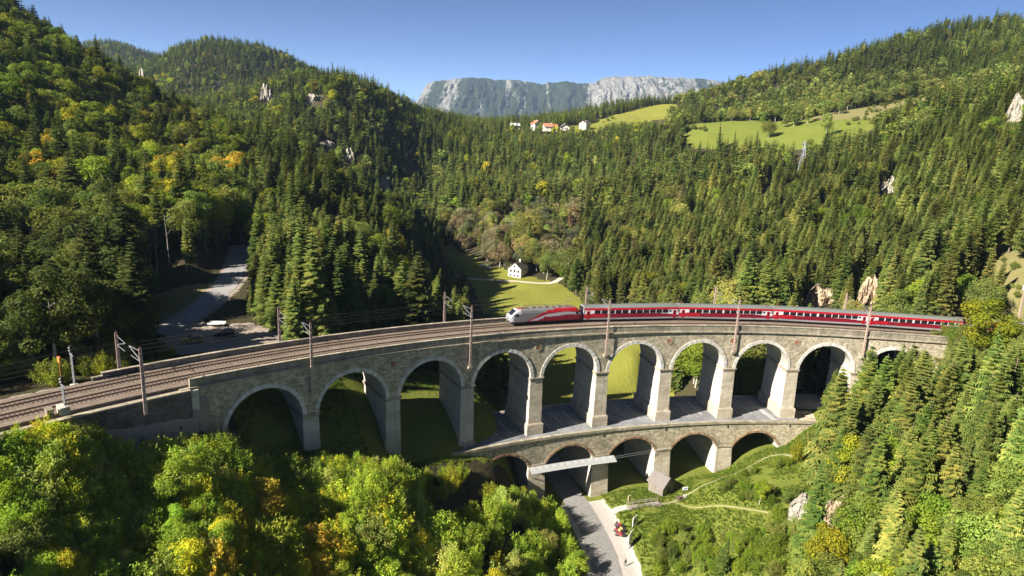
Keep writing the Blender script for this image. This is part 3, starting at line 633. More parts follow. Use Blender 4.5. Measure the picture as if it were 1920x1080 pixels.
c0 = make_coach(); ord_ = ['first red coach, right behind the locomotive', 'second red coach of the train, with a mast in front of its left end', 'third red coach, above the middle of the tall arches', 'fourth red coach, its right end going in behind the yellow tree', 'fifth red coach, mostly hidden behind the trees at right', 'last red coach seen at the right edge of the picture']
ord_[1] = 'second red coach, between the first two coach gaps right of the locomotive'; ord_[2] = 'third red coach from the locomotive, crossed by a mast near its left end'
for i in range(6):
    c = c0 if i == 0 else copy_tree(c0); put(c, T0 + (19.75 + 26.5 * i + CL / 2) * KR, CL); c['label'] = ord_[i]
# ------------------------------------------------------------------ masts and wires
RUST = plain('mast_paint', (.50, .37, .31), .75, 0, .3, 1.5); GALV = plain('galvanised', (.32, .33, .34), .5, .3, .2, 3); INSU = plain('insulator', (.17, .09, .07), .4)
CONC = plain('concrete', (.42, .39, .34), .9, 0, .2, 2); WIRE = plain('wire', (.10, .09, .08), .5, .4, .1)
def mast(s, near, z_bot, z_top, arm_r, label, thick=.34):
    r = -.62 if near else DEP + .62; x, y, _ = arc(s, r, 0); a = -heading(s)
    t = empty('catenary_mast', (x, y, zc(s) + z_bot), a, label, 'mast', 'masts that carry the overhead wires'); H = z_top - z_bot
    mb = MB(); mb.bar((-.11, 0, 0), (-.07, 0, H), .10, thick, w2=.09); mb.bar((.11, 0, 0), (.07, 0, H), .10, thick, w2=.09)
    for i in range(int(H / 1.1)): mb.box(-.12, .12, -.13, .13, .4 + i * 1.1, .52 + i * 1.1)
    mb.build('post', [RUST], t); d = 1 if near else -1; R_a = abs(arm_r - r); h = -z_bot + 6.2
    mb = MB(); mb.bar((0, 0, h - .1), (0, d * R_a, h + 1.1), .07); mb.bar((0, 0, h + 1.5), (0, d * R_a, h + 1.15), .05); mb.bar((0, 0, h - .3), (0, d * (R_a - .3), h - .35), .05)
    mb.bar((0, d * (R_a * .8), h - .35), (0, d * R_a, h - .75), .04); ar = mb.build('arm', [GALV], t)
    for zz in (h - .1, h + 1.5):
        mb = MB(); mb.bar((0, d * .2, zz), (0, d * .65, zz + .12 * (zz < h)), .17, n=8); mb.build('insulator', [INSU], ar)
    mb = MB(); mb.bar((0, 0, H), (0, 0, H + .25), .16, n=8); mb.build('cap', [INSU], t)
    if near:
        mb = MB(); mb.box(-.45, .45, -.1, .62, -.5, 0); mb.build('corbel', [COPING], t)
        mb = MB(); mb.box(-.4, .4, .1, .5, -z_bot - .2, -z_bot + .0); mb.build('bracket', [RUST], t)
for i, (k, lb) in enumerate([(1, 'near-side mast above the pier right of the first arch'), (3, 'near-side mast between the third and fourth arch, left of the locomotive'), (5, 'near-side mast in front of the first red coach'), (7, 'near-side mast in front of the third coach at its left end'), (9, 'near-side mast in front of the gap between the third and fourth coach')]):
    mast(KP(k) + .2, True, -5.3 if k > 1 else -5.0, 8.3, RN, lb)
for s, lb in [(KP(1) - 1, 'far-side mast against the dark spruces, left of the first arch mast pair'), (KP(3) - .5, 'far-side mast beside the meadow trees left of the locomotive'), (KP(5) + .2, 'far-side mast behind the front end of the first coach'), (KP(7), 'far-side mast rising behind the second coach roof'), (KP(9) + .1, 'far-side mast behind the third coach roof, before the pale rocks')]:
    mast(s, False, .0, 8.4, RF, lb)
def wires():
    for c, nm in ((RN, 'above the near track'), (RF, 'above the far track')):
        mb = MB(); ks = [KP(k) for k in range(-7, 16, 2)]
        for a, b in zip(ks[:-1], ks[1:]):
            n = 10; prev = None
            for i in range(n + 1):
                q = a + (b - a) * i / n; sag = 4 * .7 * (i / n) * (1 - i / n); hi = arc(q, c, zc(q) + 7.35 - sag); lo = arc(q, c, zc(q) + 6.1)
                if prev: mb.bar(prev[0], hi, .035, n=3); mb.bar(prev[1], lo, .035, n=3)
                if 0 < i < n and i % 2 == 0: mb.bar(hi, lo, .018, n=3)
                prev = (hi, lo)
        o = mb.build('overhead_wire', [WIRE]); tag(o, 'thin overhead contact wire hanging ' + nm, 'wire', None)
wires()
def mast_px(px, pytop, pybot, F, label, arm=0, H=None):
    b = at(px[1], pybot, F); Htot = (pybot - pytop) / FOC * F * 1.03; s, r = inv_arc(np.array([b[0]]), np.array([b[1]])); a = -heading(float(s[0]))
    t = empty('catenary_mast', tuple(b), a, label, 'mast', 'masts that carry the overhead wires'); mb = MB()
    mb.bar((-.11, 0, 0), (-.07, 0, Htot), .10, .34); mb.bar((.11, 0, 0), (.07, 0, Htot), .10, .34)
    for i in range(int(Htot / 1.1)): mb.box(-.12, .12, -.13, .13, .4 + i * 1.1, .52 + i * 1.1)
    mb.build('post', [RUST], t); mb = MB(); mb.bar((0, 0, Htot), (0, 0, Htot + .25), .16, n=8); mb.build('cap', [INSU], t)
    if arm:
        h = Htot - 2.0; mb = MB(); mb.bar((0, 0, h - .1), (0, arm, h + 1.1), .08); mb.bar((0, 0, h + 1.5), (0, arm, h + 1.15), .06); mb.bar((0, 0, h - .3), (0, arm * .9, h - .35), .06); a_ = mb.build('arm', [GALV], t)
        for zz in (h - .1, h + 1.5): mb = MB(); mb.bar((0, arm * .05, zz), (0, arm * .22, zz), .2, n=8); mb.build('insulator', [INSU], a_)
    return t
def Fs(px, r, dz=0):
    """distance ahead at which the line r (beside the bridge curve) crosses picture column px"""
    best = None
    for i in range(1500):
        s = -170 + i * .25; x, y, z = arc(s, r, zc(s) + dz); X, Y_, F = project([(x, y, z)]); 
        if F[0] > 20 and (best is None or abs(X[0] - px) < best[0]): best = (abs(X[0] - px), float(F[0]), s, float(Y_[0]))
    return best
f = Fs(275, -1.8); mast_px((261, 274), 650, 778, f[1], 'near-side mast standing against the dark retaining wall at left', 4.9)
f = Fs(224, DEP + .9); mast_px((218, 224), 622, 690, f[1], 'far-side mast at the left end of the viaduct, beside the gravel yard', -4.2)
t = mast_px((1916, 1905), 540, 618, 172, 'pale mast with a small white box on top, at the right edge', 0)
mb = MB(); q = at(1916, 542, 172); mb.box(-.5, .15, -.3, .3, 10.2, 11.3); mb.build('box', [plain('white_box', (.75, .75, .72), .5)], t)
# colour light signals on lattice posts
def signal(px, pytop, pybot, F, label, orange):
    b = at(px, pybot, F); H = (pybot - pytop) / FOC * F * 1.04; t = empty('railway_signal', tuple(b), -.7, label, 'signal'); hl = H * (.48 if orange else .93)
    mb = MB(); 
    for sx in (-.32, .32): mb.bar((sx, 0, 0), (sx, 0, hl), .13)
    for i in range(int(hl / .42)): mb.bar((-.32, 0, .2 + i * .42), (.32, 0, .2 + i * .42), .09)
    mb.build('ladder_post', [GALV], t); mb = MB(); mb.bar((-.85, 0, hl * .93), (.95, 0, hl * .93), .09); mb.build('crossbar', [GALV], t)
    mb = MB(); mb.box(-.6, .6, -.5, .5, -.8, .12); mb.build('foundation', [CONC], t)
    mb = MB(); mb.box(-.32, .32, -.15, .15, hl + .05, hl + 1.15); hd = mb.build('signal_head', [PT['under_black']], t)
    for zz in (.35, .8): mb = MB(); mb.bar((0, -.15, hl + zz), (0, -.3, hl + zz), .2, n=10); mb.build('lens', [LAMP], hd)
    if orange:
        mb = MB(); mb.bar((-.05, 0, hl + 1.1), (-.05, 0, H - .7), .12); mb.build('upper_post', [plain('orange_rust', (.40, .14, .06), .8)], t)
        mb = MB(); mb.box(-.45, .35, -.12, .12, H - .75, H); mb.build('signal_board', [plain('orange_board', (.75, .20, .06), .5)], t)
f = Fs(122, -1.0); signal(122, 668, 765, f[1] - .3, 'short lattice signal with an orange board on top, before the tracks at far left', True)
f = Fs(140, DEP + .6); signal(140, 655, 722, f[1], 'pale lattice signal post on the far side of the tracks at far left', False)
def px_box(name, px, py, F, dims, mat, label, cat, rz=-.75, group=None):
    b = at(px, py, F); mb = MB(); dx, dy, dz = dims; mb.box(-dx / 2, dx / 2, -dy / 2, dy / 2, 0, dz); mb.box(-dx / 2 - .05, dx / 2 + .05, -dy / 2 - .05, dy / 2 + .05, dz + .001, dz + .1)
    o = mb.build(name, [mat], None, loc=tuple(b)); o.rotation_euler = (0, 0, rz); return tag(o, label, cat, group)
f = Fs(93, -2.2); px_box('cable_box', 93, 779, f[1], (1.6, .8, 1.0), plain('dark_concrete', (.20, .16, .12), .9), 'dark concrete trough box on the verge left of the pale one, far left', 'box')
f = Fs(116, -2.2); px_box('cable_box', 116, 775, f[1], (1.9, .8, 1.05), CONC, 'pale concrete trough box at the foot of the lattice signal, far left', 'box')
# low walls left of the far parapet
for a, b, lb in ((190, 313, 'low dark stone wall with pale coping beyond the tracks, left of the parapet gap'), (172, 205, 'short low stone wall end farthest left beyond the tracks')):
    s0, s1 = Fs(a, DEP + .3, .9)[2], Fs(b, DEP + .3, .9)[2]; mb = MB(); h = 1.25 if a == 190 else .7; mb.abox(s0, s1, DEP - .1, DEP + .4, lambda q: zc(q) - .3, lambda q: zc(q) + h, 8)
    o = mb.build('low_wall', [WALLD]); tag(o, lb, 'wall'); mb = MB(); mb.abox(s0 - .1, s1 + .1, DEP - .25, DEP + .5, lambda q: zc(q) + h + .002, lambda q: zc(q) + h + .14, 8); mb.build('coping', [COPING], o)
# ------------------------------------------------------------------ roads and paths
ASPH = stone('asphalt', [(.21, .20, .19), (.27, .26, .245)], 3, .05, .2, zst=(1, 1, 1)); GRAV = stone('pale_gravel', [(.40, .36, .32), (.50, .46, .42)], 6, .1, .12, zst=(1, 1, 1)); LANEM = stone('lane_gravel', [(.48, .42, .33), (.58, .52, .42)], 4, .1, .1, zst=(1, 1, 1))
YARDM = stone('yard_gravel', [(.27, .265, .26), (.36, .345, .33)], 4, .1, .3, zst=(1, 1, 1)); PATHM = stone('trodden_path', [(.26, .25, .13), (.36, .33, .20)], 4, .1, .1, zst=(1, 1, 1))
drape('road', ROAD, 6.0, ASPH, .06, n=8)
def off_pts(pts, d):
    o = []
    for i, p in enumerate(pts):
        a = Vector(pts[max(i - 1, 0)][:2]); b = Vector(pts[min(i + 1, len(pts) - 1)][:2]); t = (b - a).normalized(); o.append((p[0] + t.y * d, p[1] - t.x * d, 0))
    return o
drape('gravel_verge', [p for p in off_pts(ROAD, 5.0)[::2] if 60 < p[1] < 152], 4.2, GRAV, .03, n=6, wob=.25)
drape('gravel_verge', [p for p in off_pts(ROAD, -3.6)[::2] if 60 < p[1] < 150], 1.4, GRAV, .03, n=3, wob=.3)
def hp(lst): return [(h[0], h[1], 0) for h in (hit(a, b) for a, b in lst) if h]
drape('footpath', hp([(1140, 966), (1156, 956), (1176, 951)]), 2.0, GRAV, .05, n=4)
drape('footpath', hp([(1236, 947), (1262, 941), (1292, 926), (1316, 912), (1345, 900), (1375, 890), (1400, 878), (1422, 866), (1440, 857), (1470, 853), (1500, 860)]), .65, PATHM, .06, n=2, wob=.3)
drape('footpath', hp([(1262, 941), (1330, 950), (1400, 955), (1440, 962)]), .3, PATHM, .04, n=2, wob=.5)
drape('gravel_road', GRAVEL, 5.6, YARDM, .06, n=6, wob=.15); drape('lane', LANE, 2.6, LANEM, .07, n=3, wob=.15)
# ------------------------------------------------------------------ houses
WHITEW = plain('white_plaster', (.72, .68, .60), .85, 0, .08, 1.0); DKROOF = plain('dark_roof_tile', (.13, .10, .095), .8, 0, .25, 2); REDROOF = plain('red_roof_tile', (.46, .17, .10), .8, 0, .2, 1.2); WOOD = plain('weathered_wood', (.27, .235, .20), .85, 0, .25, 5); WOODD = plain('dark_timber', (.12, .09, .07), .85, 0, .3, 4); ROOFG = plain('pale_shingle', (.17, .152, .14), .8, 0, .15, 5)
def house(name, base, rz, W_, Ln, He, Hr, wm, rm, label, cat, wins=(), chimney=True, eave=.5, door=None, planks=0):
    """gable end towards -y, ridge along y; wins: (side, along, up, width, height)"""
    t = empty(name, base, rz, label, cat); mb = MB(); hw = W_ / 2
    for y, fl in ((0, 0), (Ln, 1)):
        p = [(-hw, y, -2), (hw, y, -2), (hw, y, He), (0, y, He + Hr), (-hw, y, He)]; mb.poly(p if not fl else p[::-1])
    mb.quad((-hw, Ln, -2), (-hw, 0, -2), (-hw, 0, He), (-hw, Ln, He)); mb.quad((hw, 0, -2), (hw, Ln, -2), (hw, Ln, He), (hw, 0, He)); mb.build('wall', [wm], t)
    k = Hr / hw; rf = None; mb = MB(); e = eave; T = .18
    for sg in (-1, 1):
        a = (sg * (hw + e), -e, He - e * k + .02); b = (0, -e, He + Hr + .02); c = (0, Ln + e, He + Hr + .02); d = (sg * (hw + e), Ln + e, He - e * k + .02); up = lambda p: (p[0], p[1], p[2] + T); q = [a, b, c, d]
        if sg > 0: q = q[::-1]
        mb.hexa(q + [up(p) for p in q])
    rf = mb.build('roof', [rm], t)
    if planks:
        for sg in (-1, 1):
            for i in range(planks):
                y = -e + (Ln + 2 * e) * (i + .5) / planks; mb = MB(); mb.bar((sg * (hw + e), y, He - e * k + .22), (sg * .05, y, He + Hr + .22), (Ln + 2 * e) / planks * .42, .05); mb.build('plank', [rm], rf)
    if chimney: mb = MB(); mb.box(.3, .95, Ln * .55, Ln * .55 + .7, He + Hr * .5, He + Hr + .9); mb.box(.24, 1.01, Ln * .55 - .06, Ln * .55 + .76, He + Hr + .9, He + Hr + 1.0); mb.build('chimney', [WHITEW], rf)
    FR = WOODD
    for side, u, z, ww, hh in wins:
        mb = MB(); g = MB()
        if side == 'g': mb.box(u - ww / 2 - .08, u + ww / 2 + .08, -.06, .05, z - .08, z + hh + .08); g.box(u - ww / 2, u + ww / 2, -.08, -.061, z, z + hh)
        else:
            x = hw if side == 'r' else -hw; sg = 1 if side == 'r' else -1; mb.box(min(x, x + sg * .06), max(x, x + sg * .06), u - ww / 2 - .08, u + ww / 2 + .08, z - .08, z + hh + .08); g.box(min(x + sg * .061, x + sg * .08), max(x + sg * .061, x + sg * .08), u - ww / 2, u + ww / 2, z, z + hh)
        f_ = mb.build('window', [FR], t); g.build('pane', [GLASS], f_)
    if door: mb = MB(); mb.box(door[0] - .5, door[0] + .5, -.06, .04, 0, 2.0); mb.build('door', [WOODD], t)
    return t
h = hit(966, 520); house('farmhouse', (h[0] - .5, h[1], h[2]), R_(-24), 7.0, 8.5, 4.6, 3.0, WHITEW, DKROOF, 'small white house with a steep dark roof beside the pale lane in the valley', 'house', [('g', -2, 2.6, .85, 1.2), ('g', 0, 2.6, .85, 1.2), ('g', 2, 2.6, .85, 1.2), ('g', -2, .5, .8, .9), ('g', 0, .5, .8, .9), ('g', 2, .5, .8, .9), ('g', 0, 5.2, .8, .9), ('r', 2.5, 2.6, .9, 1.2), ('r', 5.8, 2.6, .9, 1.2)])
HOUSE = h
h = hit(954, 507); house('shed', (h[0] - 1, h[1] + 6, h[2]), R_(-24), 4.6, 5, 3.0, 1.8, WHITEW, plain('brown_roof', (.22, .12, .09), .8), 'small low outbuilding with brown roof behind the white valley house', 'shed', [('g', 0, .8, .8, .9)], False)
F0 = lambda px, py, F, H=0: at(px, py, F)
def far_house(px, py, F, rz, W_, Ln, He, Hr, rm, label, name='village_house', wins=True):
    b = at(px, py, F); b[2] = min(b[2], float(tz(b[0:1], b[1:2])[0]) + 6); wl = [('g', x, z, 1.1, 1.2) for x in (-W_ * .28, 0, W_ * .28) for z in (.9, 3.6) if z < He - 1] + [('r', Ln * f, z, 1.1, 1.2) for f in (.25, .5, .75) for z in (.9, 3.6) if z < He - 1] + [('l', Ln * f, z, 1.1, 1.2) for f in (.25, .5, .75) for z in (.9, 3.6) if z < He - 1]
    return house(name, tuple(b), rz, W_, Ln, He, Hr, WHITEW, rm, label, 'house', wl if wins else (), True, .8)
far_house(1009, 238, 800, R_(25), 9, 10, 6.5, 3.2, REDROOF, 'tall white village house with orange roof, leftmost on the saddle', )
far_house(1019, 242, 790, R_(-80), 9, 15, 3.8, 3.0, REDROOF, 'long white farm building with a wide red roof on the saddle')
far_house(1059, 243, 800, R_(10), 11, 9, 3.0, 3.0, DKROOF, 'low white village house with dark gable, at the lower edge of the hill meadow')
far_house(1092, 240, 810, R_(-35), 9, 11, 5.5, 2.6, DKROOF, 'bright white village house below the hill meadow, rightmost of the four')
far_house(958, 234, 830, R_(-70), 7, 10, 2.5, 2.2, plain('pale_metal_roof', (.55, .55, .55), .5), 'small pale-roofed building alone left of the saddle village', 'barn', False)
h = hit(1247, 928); HUT = h; house('hut', (h[0], h[1], h[2]), R_(-152), 3.4, 4.0, 2.3, 1.7, plain('grey_boards', (.19, .165, .14), .85, 0, .25, 5), ROOFG, 'small grey wooden hut with steep plank roof at the foot of a lower pier', 'hut', [('r', 1.3, 1.3, .5, .5)], False, .35, None, 9)
HUTO = bpy.data.objects['hut']; HUTO.rotation_euler.z = R_(38); HUTO.scale = (1.15, 1.15, 1.15); HUTO.location = (h[0] + .6, h[1], h[2])
mb = MB(); mb.box(-.1, .75, -.06, .04, 0, 1.9); mb.build('door', [WOODD], HUTO)
# ------------------------------------------------------------------ things by the road
def gz(x, y): return float(tz(np.array([x]), np.array([y]))[0])
a_, b_ = hit(1177, 955), hit(1236, 947); A = Vector((a_[0], a_[1], a_[2] + .15)); B = Vector((b_[0], b_[1], b_[2] + .15)); ln = (B - A).length
fb = empty('footbridge', tuple(A), math.atan2(B.y - A.y, B.x - A.x), 'short weathered wooden footbridge with railings beside the road', 'footbridge'); pit = -math.atan2(B.z - A.z, (B - A).to_2d().length)
fb.rotation_euler = Euler((0, pit, fb.rotation_euler.z)); n = int(ln / .3)
mb = MB(); mb.box(0, .27, -.9, .9, .2, .26); pk = mb.mesh('plank', [WOOD])
for i in range(n): o = child('plank', pk, fb); o.location = (i * ln / n, 0, random.uniform(-.01, .01))
for sy in (-.8, .8): mb = MB(); mb.box(0, ln, sy - .1, sy + .1, -.05, .2); mb.build('beam', [WOODD], fb)
for sy in (-.95, .95):
    for i in range(6): x = .1 + i * (ln - .2) / 5; mb = MB(); mb.box(x - .06, x + .06, sy - .06, sy + .06, -.5, 1.25); mb.build('post', [WOOD], fb)
    for z in (.7, 1.15): mb = MB(); mb.box(0, ln, sy - .035, sy + .035, z, z + .12); mb.build('handrail', [WOOD], fb)
SIGNW = plain('sign_white', (.78, .76, .70), .5, 0, .05); SIGNY = plain('sign_cream', (.78, .70, .42), .5, 0, .1); SIGNB = plain('sign_picture', (.16, .28, .36), .5, 0, .5, 2)
def board(px, py, W_, H_, lift, rz, m, label, pic=None, posts=2):
    h = hit(px, py); t = empty('sign_board', (h[0], h[1], h[2]), rz, label, 'sign')
    mb = MB(); mb.box(-W_ / 2, W_ / 2, -.05, .05, lift, lift + H_); bd = mb.build('board', [m], t)
    if pic:
        mb = MB(); mb.box(-W_ * .36, W_ * .36, -.07, -.051, lift + H_ * pic[0], lift + H_ * pic[1]); mb.build('picture', [SIGNB], bd)
    for x in ([-W_ / 2 + .1, W_ / 2 - .1] if posts == 2 else [0]): mb = MB(); mb.box(x - .06, x + .06, .051, .15, -.1, lift + H_); mb.build('post', [WOOD], t)
board(1179, 944, .9, 1.3, .7, R_(40), SIGNY, 'small cream board at the left end of the footbridge', posts=1)
board(1189, 988, 1.8, 2.2, .4, R_(52), SIGNW, 'white information board with a blue picture below the footbridge', (.30, .62))
board(1180, 1026, 2.2, 3.2, .3, R_(62), SIGNW, 'large plain white board at the gravel edge, nearest to the camera', (.9, .93))
board(1284, 923, 1.3, .8, .6, R_(10), SIGNW, 'low white notice right of the grey hut', (.25, .75))
def bench(px, py, rz, label):
    h = hit(px, py); t = empty('picnic_bench', (h[0], h[1], h[2]), rz, label, 'bench')
    mb = MB(); mb.box(-.9, .9, -.35, .35, .68, .74); mb.build('table_top', [WOODD], t)
    for s_ in (-1, 1):
        mb = MB(); mb.box(-.9, .9, s_ * .7 - .14, s_ * .7 + .14, .42, .47); mb.build('seat', [WOODD], t)
        mb = MB(); mb.box(s_ * .7 - .05, s_ * .7 + .05, -.8, .8, .34, .41); mb.box(s_ * .7 - .05, s_ * .7 + .05, -.3, -.2, 0, .68); mb.box(s_ * .7 - .05, s_ * .7 + .05, .2, .3, 0, .68); mb.build('leg', [WOODD], t)
bench(1274, 937, R_(25), 'dark wooden picnic bench in front of the grey hut')
px_ = hit(1284, 933); mb = MB(); mb.box(-.35, .35, -.3, .3, 0, .55); mb.box(-.4, .4, -.35, .35, .551, .62); o = mb.build('stone_block', [GRAV], None, loc=px_[:3]); tag(o, 'pale stone block on the path right of the picnic bench', 'block')
def ring(mb, c, r, w, n=14, ax='y', th=.07):
    for i in range(n):
        a, b = 2 * math.pi * i / n, 2 * math.pi * (i + 1) / n; mb.bar((c[0] + r * math.cos(a), c[1], c[2] + r * math.sin(a)), (c[0] + r * math.cos(b), c[1], c[2] + r * math.sin(b)), w, n=5)
def motorbike(px, py, rz, m1, m2, label):
    h = hit(px, py); t = empty('motorcycle', (h[0], h[1], gz(h[0], h[1]) + .06), rz, label, 'motorcycle', 'motorcycles parked on the gravel verge'); t.rotation_euler = Euler((R_(-9), 0, rz)); t.scale = (1.25, 1.25, 1.25)
    for x in (-.72, .75): mb = MB(); ring(mb, (x, 0, .32), .27, .12); mb.bar((x, -.05, .32), (x, .05, .32), .3, n=10); mb.build('wheel', [PT['under_black']], t)
    mb = MB(); mb.hexa([(-.25, -.14, .5), (.35, -.16, .45), (.35, .16, .45), (-.25, .14, .5), (-.2, -.13, .85), (.28, -.15, .92), (.28, .15, .92), (-.2, .13, .85)]); mb.build('fuel_tank', [m1], t)
    mb = MB(); mb.hexa([(-.3, -.16, .2), (.35, -.16, .2), (.35, .16, .2), (-.3, .16, .2), (-.25, -.14, .5), (.3, -.14, .46), (.3, .14, .46), (-.25, .14, .5)]); mb.build('engine', [PT['roof_gear']], t)
    mb = MB(); mb.hexa([(-.85, -.12, .74), (-.2, -.15, .70), (-.2, .15, .70), (-.85, .12, .74), (-.85, -.1, .86), (-.2, -.13, .80), (-.2, .13, .80), (-.85, .1, .86)]); mb.build('seat', [PT['under_black']], t)
    mb = MB(); mb.hexa([(.4, -.2, .55), (.85, -.12, .75), (.85, .12, .75), (.4, .2, .55), (.4, -.2, 1.0), (.68, -.14, 1.15), (.68, .14, 1.15), (.4, .2, 1.0)]); mb.build('fairing', [m2], t)
    mb = MB(); mb.bar((.75, -.06, .32), (.5, -.06, 1.0), .06); mb.bar((.75, .06, .32), (.5, .06, 1.0), .06); mb.build('fork', [GALV], t)
    mb = MB(); mb.bar((.45, -.38, 1.06), (.45, .38, 1.06), .04); mb.build('handlebar', [PT['under_black']], t)
    mb = MB(); mb.bar((-.8, -.18, .4), (-.1, -.18, .3), .1, n=8); mb.build('exhaust', [GALV], t)
MR = plain('bike_red', (.28, .015, .03), .3, 0, .1, 3, .5); MY = plain('bike_yellow', (.48, .38, .14), .3, 0, .1, 3, .5); MD = plain('bike_dark', (.06, .04, .05), .3, 0, .1, 3, .5)
motorbike(1164, 1008, R_(165), MR, MR, 'all-red motorcycle nearest to the camera on the gravel verge')
motorbike(1161, 1001, R_(160), MY, MR, 'yellow and red motorcycle, second of the parked row')
motorbike(1165, 997, R_(158), MY, MD, 'dark motorcycle with yellow tank, third of the parked row')
motorbike(1162, 990, R_(155), MR, MD, 'dark red motorcycle farthest along the parked row')
def person(px, py, rz, label, shirt, trousers, skin=(.42, .26, .18)):
    h = hit(px, py); t = empty('person', (h[0], h[1], gz(h[0], h[1]) + .03), rz, label, 'person')
    V = [((0,0,.95),.15),((0,0,1.18),.14),((0,0,1.40),.17),((0,0,1.52),.07),((0,.01,1.60),.085),((0,.01,1.70),.105),((0,.01,1.78),.07),
         ((-.19,0,1.42),.065),((-.27,.03,1.15),.05),((-.25,.14,.92),.035),((-.25,.19,.84),.035),((.19,0,1.42),.065),((.27,-.03,1.15),.05),((.26,.04,.90),.035),((.26,.08,.82),.035),
         ((-.10,0,.88),.10),((-.11,.10,.50),.07),((-.11,.05,.08),.045),((-.11,.2,.03),.04),((.10,0,.88),.10),((.11,-.06,.50),.07),((.11,-.2,.10),.045),((.11,-.06,.03),.04)]
    E_ = [(0,1),(1,2),(2,3),(3,4),(4,5),(5,6),(2,7),(7,8),(8,9),(9,10),(2,11),(11,12),(12,13),(13,14),(0,15),(15,16),(16,17),(17,18),(0,19),(19,20),(20,21),(21,22)]
    me = bpy.data.meshes.new('body'); me.from_pydata([v[0] for v in V], E_, []); o = child('body', me, t); md = o.modifiers.new('skin', 'SKIN'); 
    for i, (p, r) in enumerate(V): sv = me.skin_vertices[0].data[i]; sv.radius = (r, r); sv.use_root = (i == 0)
    o.modifiers.new('sub', 'SUBSURF').levels = 1; o.modifiers['sub'].render_levels = 2
    m = M('person_clothes'); b = bsdf(m); tc = N(m, 'TexCoord'); sp = N(m, 'SeparateXYZ'); L(m, tc.outputs['Object'], sp.inputs[0]); c = ramp(m, mth(m, 'DIVIDE', sp.outputs[2], 2), [(0, (.02, .02, .02)), (.045, trousers), (.47, trousers), (.475, shirt), (.75, shirt), (.76, skin)]); b_ = c
    m.node_tree.nodes['Color Ramp'].color_ramp.interpolation = 'CONSTANT'; L(m, c, b.inputs['Base Color']); b.inputs['Roughness'].default_value = .8; me.materials.append(m)
    mb = MB(); n = 10
    for i in range(n):
        for j in range(4):
            P = lambda i, j: (.115 * math.cos(2 * math.pi * i / n) * math.cos(j * .39), .01 + .125 * math.sin(2 * math.pi * i / n) * math.cos(j * .39), 1.715 + .11 * math.sin(j * .39)); mb.quad(P(i, j), P(i + 1, j), P(i + 1, j + 1), P(i, j + 1))
    mb.build('hair', [PT['under_black']], t)
person(1172, 1062, R_(20), 'person in dark clothes walking on the right edge of the gravel verge', (.05, .05, .07), (.07, .06, .06))
def car(loc, rz, m, label, roofm=None):
    t = empty('parked_car', loc, rz, label, 'car'); Lc, Wc = 4.5, .9
    def sec(x):
        top = np.interp(x, [0, .15, .9, 1.5, 2.2, 3.5, 4.2, 4.45, 4.5], [.62, .80, .98, 1.06, 1.58, 1.62, 1.30, 1.0, .7]); hw = np.interp(x, [0, .3, 4.2, 4.5], [.74, .88, .88, .76]); s_ = min(top - .03, 1.0)
        return [(-hw * .95, .28), (-hw, .5), (-hw, .75), (-hw * .97, s_), (-hw * .80, top - .02), (-hw * .6, top), (0, top + .02), (hw * .6, top), (hw * .80, top - .02), (hw * .97, s_), (hw, .75), (hw, .5), (hw * .95, .28)]
    def liv(x, y, z): return 0
    mb = loft([0, .1, .3, .9, 1.5, 1.85, 2.2, 2.8, 3.5, 3.85, 4.2, 4.42, 4.5], sec, liv, None); mb.build('body', [m], t)
    mb = MB(); mb.quad((1.52, -.72, 1.11), (1.52, .72, 1.11), (2.16, .62, 1.585), (2.16, -.62, 1.585)); mb.hexa([(1.50, -.72, 1.03), (1.56, -.72, 1.03), (1.56, .72, 1.03), (1.50, .72, 1.03), (2.14, -.62, 1.56), (2.2, -.62, 1.56), (2.2, .62, 1.56), (2.14, .62, 1.56)]); mb.build('windscreen', [GLASS], t)
    mb = MB(); mb.hexa([(4.17, -.72, 1.05), (4.28, -.72, 1.05), (4.28, .72, 1.05), (4.17, .72, 1.05), (3.6, -.62, 1.57), (3.72, -.62, 1.57), (3.72, .62, 1.57), (3.6, .62, 1.57)]); mb.build('rear_window', [GLASS], t)
    for sy in (-1, 1):
        for x0, x1, t0, t1 in ((1.75, 2.65, 2.25, 2.65), (2.72, 3.95, 2.72, 3.55)):
            mb = MB(); y0, y1 = sy * .875, sy * .735; mb.hexa([(x0, y0 - .02, 1.04), (x1, y0 - .02, 1.04), (x1, y0 + .02, 1.04), (x0, y0 + .02, 1.04), (t0, y1 - .02, 1.5), (t1, y1 - .02, 1.5), (t1, y1 + .02, 1.5), (t0, y1 + .02, 1.5)]); mb.build('side_window', [GLASS], t)
        for x in (.85, 3.6): mb = MB(); mb.bar((x, sy * .70, .33), (x, sy * .91, .33), .66, n=16); wh = mb.build('wheel', [PT['under_black']], t); mb = MB(); mb.bar((x, sy * .905, .33), (x, sy * .925, .33), .38, n=12); mb.build('rim', [GALV], wh)
        mb = MB(); mb.box(-.01, .12, sy * .62 - .16, sy * .62 + .16, .62, .76); mb.build('headlight', [LAMP], t); mb = MB(); mb.box(4.42, 4.52, sy * .66 - .1, sy * .66 + .1, .75, 1.0); mb.build('tail_light', [MR], t)
    for sy in (-.6, .6): mb = MB(); mb.bar((2.3, sy, 1.66), (3.6, sy, 1.68), .05); mb.build('roof_rail', [GALV], t)
    return t
h = hit(338, 645); car((h[0], h[1], h[2] + .06), R_(28), plain('ochre_paint', (.42, .26, .07), .35, 0, .1, 1, .5), 'ochre yellow estate car parked in the shady gravel yard')
h = hit(395, 632); car((h[0] + .5, h[1] + .5, h[2] + .06), R_(8), plain('black_paint', (.02, .022, .028), .3, 0, .1, 1, .5), 'black car parked in the gravel yard, right of the ochre one')
h = hit(390, 616); t = empty('trailer', (h[0] - .5, h[1] + 1.5, h[2] + .05), R_(6), 'flat white trailer standing behind the black car in the gravel yard', 'trailer')
